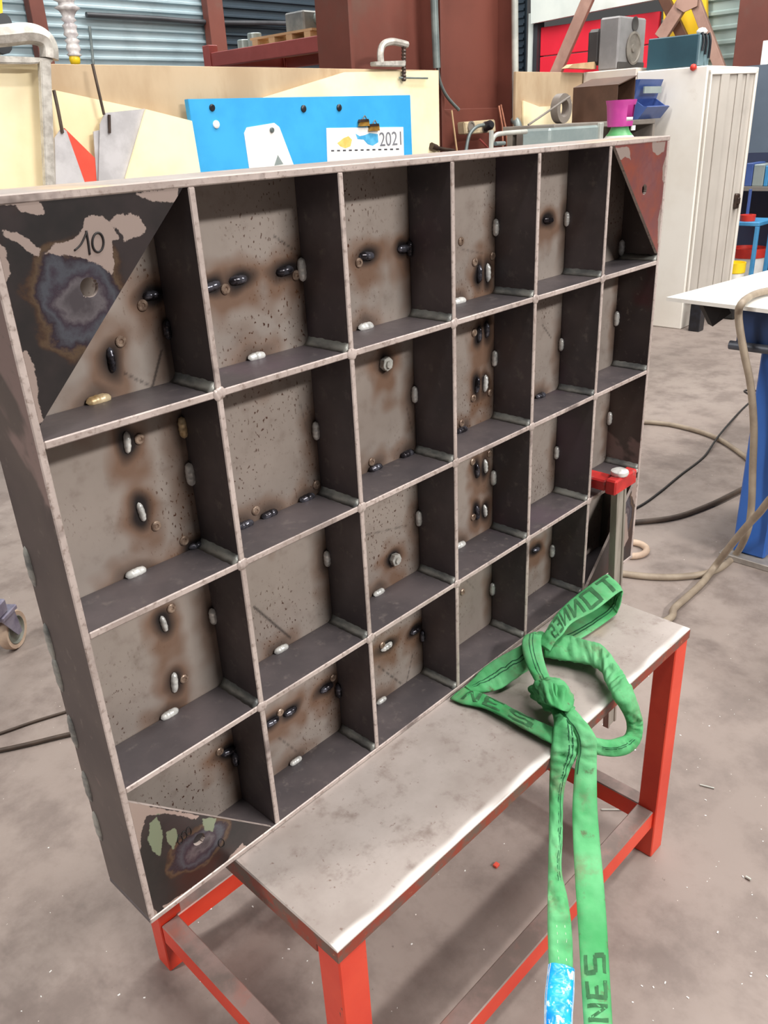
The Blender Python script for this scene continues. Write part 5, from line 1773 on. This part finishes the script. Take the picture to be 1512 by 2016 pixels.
o = boxo('white_post', (7.9, wp.y - 0.03, 0), (7.97, wp.y + 0.03, at(1506, 80, 'x', 7.9).z), MAT['white'], bev=0.004)
tag(o, 'white post with its top in front of the brown column, far right', 'post')
st = thing('blue_stand', 'light blue tubular stand behind the white table', 'stand', at(1470, 545, 'x', 6.45))
xst = 6.45
yst0, yst1 = at(1495, 440, 'x', xst).y, at(1440, 448, 'x', xst).y + 0.15
zst = at(1495, 438, 'x', xst).z
boxo('top_plate', (xst, yst0, zst - 0.03), (xst + 0.32, yst1, zst), MAT['sky_blue'], st, 0.004)
for a in (xst, xst + 0.29):
    for b in (yst0 + 0.002, yst1 - 0.03):
        boxo('leg', (a, b, 0), (a + 0.03, b + 0.028, zst - 0.0305), MAT['sky_blue'], st, 0.003)
yy = at(1470, 430, 'x', xst + .05).y
bm = newbm()
add_lathe(bm, [(0.03, 0), (0.055, 0), (0.058, 0.045), (0.03, 0.045), (0.03, 0)], (xst + 0.07, yy, zst + 0.001), seg=20)
tag(obj('tape_roll', bm, MAT['red_plain'], None, 40), 'red tape roll lying on the light blue stand', 'tape roll')
bm = newbm()
add_lathe(bm, [(0, 0), (0.045, 0), (0.05, 0.05), (0.04, 0.09), (0.02, 0.10), (0, 0.10)], (xst + 0.06, yy + 0.14, zst + 0.001), seg=18)
tag(obj('white_tub', bm, MAT['white'], None, True), 'white rounded tub beside the red tape roll', 'tub')
o = boxo('blue_rod', (xst + 0.2, yy + 0.05, zst + 0.001), (xst + 0.22, yy + 0.07, zst + 0.22), MAT['bin_blue'], bev=0.003)
tag(o, 'blue upright rod behind the red tape roll', 'rod')
# buckets behind the table
def bucket(px, py, X, r, hgt, rimmat, bodymat, label):
    p = at(px, py, 'x', X)
    b = thing('paint_bucket', label, 'bucket', (p.x, p.y, 0), 'paint buckets behind the table')
    bm = newbm()
    add_lathe(bm, [(0, 0), (r * .88, 0), (r, hgt - 0.05), (r * .97, hgt - 0.05), (r * .86, 0.01), (0, 0.01)], (p.x, p.y, p.z - hgt), seg=24)
    obj('body', bm, MAT[bodymat], b, 40)
    bm = newbm()
    add_lathe(bm, [(r * 1.0, hgt - 0.075), (r * 1.06, hgt - 0.07), (r * 1.06, hgt), (r * 0.98, hgt), (r * 0.96, hgt - 0.02), (0, hgt - 0.02)], (p.x, p.y, p.z - hgt), seg=24)
    obj('lid', bm, MAT[rimmat], b, 40)
    bm = newbm()
    add_box(bm, (p.x - r * .9, p.y - r * .9, 0), (p.x + r * .9, p.y + r * .9, p.z - hgt - 0.0005), 0.01)
    st_ = obj('bucket_stand', bm, MAT['void'])
    tag(st_, 'dark block under the ' + label.split(' ')[0] + ' lidded bucket', 'block')
    return b


bucket(1474, 487, 7.0, 0.14, 0.36, 'red_plain', 'white', 'red rimmed white bucket behind the light blue stand')
bucket(1447, 516, 6.05, 0.075, 0.24, 'yellow_plain', 'white', 'yellow lidded white bucket beside the cabinet door')

# =================================================================== HOSES AND CABLES
def fl(x, y, r):
    return at(x, y, 'z', r)


r_ = 0.0115
o = tubeo('welding_hose', [at(1560, 570, 'z', .895), at(1512, 573, 'z', .895), at(1480, 582, 'z', .896), at(1460, 598, 'z', .899), at(1454, 616, 'x', 2.262), at(1457, 650, 'x', 2.26), at(1466, 700, 'x', 2.26), at(1478, 760, 'x', 2.27), at(1484, 840, 'x', 2.28), at(1482, 920, 'x', 2.29), at(1479, 1000, 'x', 2.29), at(1470, 1050, 'x', 2.285),
                           fl(1446, 1095, r_), fl(1410, 1122, r_), fl(1360, 1134, r_), fl(1290, 1136, r_), fl(1215, 1128, r_), fl(1150, 1118, r_), fl(1060, 1110, r_), fl(940, 1115, r_)], r_, MAT['hose'], None, 8, 10)
tag(o, 'beige hose hanging off the white table and curling onto the floor', 'hose', 'hoses on the floor at right')
o = tubeo('welding_hose', [V(0.9, 0.75, r_), V(1.25, 0.40, r_), fl(1290, 1232, r_), fl(1330, 1195, r_), fl(1380, 1150, r_ + .004), fl(1410, 1112, 0.035), at(1450, 1060, 'x', 2.15), at(1490, 1015, 'x', 2.12), at(1560, 950, 'x', 2.05), V(2.08, -0.30, 0.62), V(2.24, -0.40, 0.885), V(2.42, -0.42, 0.897), V(2.9, -0.35, 0.896)], r_, MAT['hose'], None, 8, 10)
tag(o, 'beige hose rising from behind the workbench toward the right edge', 'hose', 'hoses on the floor at right')
o = tubeo('welding_hose', [fl(1000, 1015, r_), fl(1120, 1028, r_), fl(1200, 1030, r_), fl(1253, 1028, r_), fl(1330, 1018, r_), fl(1400, 993, r_), fl(1458, 965, r_), fl(1500, 945, r_), V(3.4, 0.30, r_), V(3.6, -0.6, r_)], r_ * .9, MAT['cable_brown'], None, 8, 10)
tag(o, 'brown hose on the floor between grid and blue pedestal', 'hose', 'hoses on the floor at right')
o = tubeo('welding_hose', [fl(1000, 860, r_), fl(1130, 838, r_), fl(1220, 831, r_), fl(1285, 832, r_), fl(1340, 840, r_), fl(1410, 862, r_), fl(1468, 900, r_), fl(1500, 930, r_), V(3.0, -0.1, r_), V(3.2, -0.9, r_)], 0.011, MAT['hose'], None, 8, 10)
tag(o, 'beige hose furthest back on the floor, arching to the pedestal', 'hose', 'hoses on the floor at right')
rb_ = 0.0048
o = tubeo('black_cable', [V(4.4, -0.3, rb_), fl(1500, 770, rb_), fl(1484, 785, rb_), fl(1455, 812, rb_), fl(1415, 858, .024), fl(1385, 900, rb_), fl(1340, 935, rb_), fl(1300, 968, rb_), fl(1262, 995, rb_), fl(1215, 1016, rb_), fl(1120, 1055, rb_), fl(1040, 1070, rb_)], rb_, MAT['cable_black'], None, 8, 8)
tag(o, 'thin black cable snaking over the floor at right', 'cable')
bm = newbm()
cl_ = fl(1244, 1081, .012)
add_tube(bm, [cl_ + V(0.055 * math.cos(k * math.pi / 12), 0.05 * math.sin(k * math.pi / 12), 0) for k in range(24)], 0.012, 10, closed=True)
o = obj('hose_loop', bm, MAT['wheel_rubber'], None, True)
tag(o, 'small pale hose loop peeping out behind the right end of grid', 'hose')
o = tubeo('floor_cable', [fl(-60, 1462, .005), fl(0, 1444, .005), fl(60, 1423, .005), fl(118, 1405, .005), fl(200, 1380, .005)], 0.004, MAT['cable_brown'])
tag(o, 'thin dark cable on the floor at left, the upper of two', 'cable', 'cables on the floor at left')
o = tubeo('floor_cable', [fl(-60, 1487, .008), fl(0, 1477, .008), fl(60, 1464, .008), fl(130, 1447, .008), fl(220, 1428, .008)], 0.006, MAT['cable_brown'])
tag(o, 'thicker dark cable on the floor at left, the lower of two', 'cable', 'cables on the floor at left')

# =================================================================== TROLLEY CASTER at the left edge
ct = at(33, 1272, 'z', 0)
tr = thing('trolley', 'trolley on a pale rubber caster wheel at the left edge', 'trolley', (ct.x, ct.y, 0))
wr = 0.062
axw = V(0.62, -0.78, 0).normalized()
fw = V(0.78, 0.62, 0)
bm = newbm()
add_lathe(bm, [(wr * .72, -0.014), (wr * .95, -0.016), (wr, -0.010), (wr, 0.010), (wr * .95, 0.016), (wr * .72, 0.014)], V(ct.x, ct.y, wr), axw, 28)
wh = obj('wheel', bm, MAT['wheel_rubber'], tr, 40)
bm = newbm()
add_lathe(bm, [(0, -0.018), (wr * .25, -0.018), (wr * .3, -0.010), (wr * .62, -0.009), (wr * .70, -0.0165), (wr * .74, -0.015), (wr * .74, 0.015), (wr * .70, 0.0165), (wr * .62, 0.009), (wr * .3, 0.010), (wr * .25, 0.018), (0, 0.018)], V(ct.x, ct.y, wr), axw, 28)
obj('hub', bm, MAT['wheel_grey'], wh, 40)
for s in (-1, 1):
    c = V(ct.x, ct.y, wr) + axw * 0.022 * s
    bm = newbm()
    add_prism(bm, [c + V(0, 0, -0.012) + fw * 0.012, c + V(0, 0, -0.012) - fw * 0.012, c + V(0, 0, 0.075) - fw * 0.075, c + V(0, 0, 0.075) - fw * 0.0], axw * 0.003)
    obj('fork', bm, MAT['caster_metal'], tr)
c = V(ct.x, ct.y, wr + 0.075) - fw * 0.035
bm = newbm()
M = rot_to(fw, (0, 0, 1))
M.translation = c
add_box(bm, (-0.045, -0.035, 0), (0.04, 0.035, 0.016), 0.003, M=M)
obj('mount', bm, MAT['caster_metal'], tr)
bm = newbm()
add_box(bm, (-0.60, -0.03, 0.0165), (0.0, 0.03, 0.06), 0.004, M=M)
obj('frame_rail', bm, MAT['caster_metal'], tr)

# =================================================================== SMALL THINGS ON THE FLOOR
def floor_rod(a, b, r, label):
    o = tubeo('welding_rod', [fl(*a, r), fl(*b, r)], r, MAT['pale_pipe'], None, 2, 8)
    return tag(o, label, 'rod', 'rods on the floor')


floor_rod((1378, 1545), (1406, 1552), 0.002, 'pale welding rod stub lying right of the red leg')
floor_rod((1184, 1594), (1232, 1594), 0.002, 'pale welding rod lying under the bench by the end stretcher')
floor_rod((1468, 1726), (1478, 1732), 0.003, 'short pale rod end near the lower right edge')
bm = newbm()
rg = random.Random(11)
for k in range(96):
    if k % 2:
        px, py = rg.uniform(1180, 1512), rg.uniform(1280, 2010)
    else:
        px, py = rg.uniform(0, 1100), rg.uniform(1500, 2010)
    p = at(px, py, 'z', 0)
    s = rg.uniform(0.0008, 0.0020)
    a = rg.uniform(0, 3.14)
    M = Matrix.Translation(p) @ Matrix.Rotation(a, 4, 'Z')
    add_box(bm, (-s * rg.uniform(.6, 1.5), -s * .6, 0), (s * rg.uniform(.6, 1.5), s * .6, s * .8), 0, M=M)
o = obj('metal_swarf', bm, MAT['white'])
tag(o, 'tiny pale metal chips scattered over the floor', 'swarf', kind='stuff')
pc = at(977, 1705, 'z', 0)
bm = newbm()
add_box(bm, (pc.x - .006, pc.y - .005, 0), (pc.x + .006, pc.y + .005, .006), .001)
tag(obj('plastic_crumb', bm, MAT['orange_red']), 'small pink plastic crumb on the floor under the bench', 'crumb')
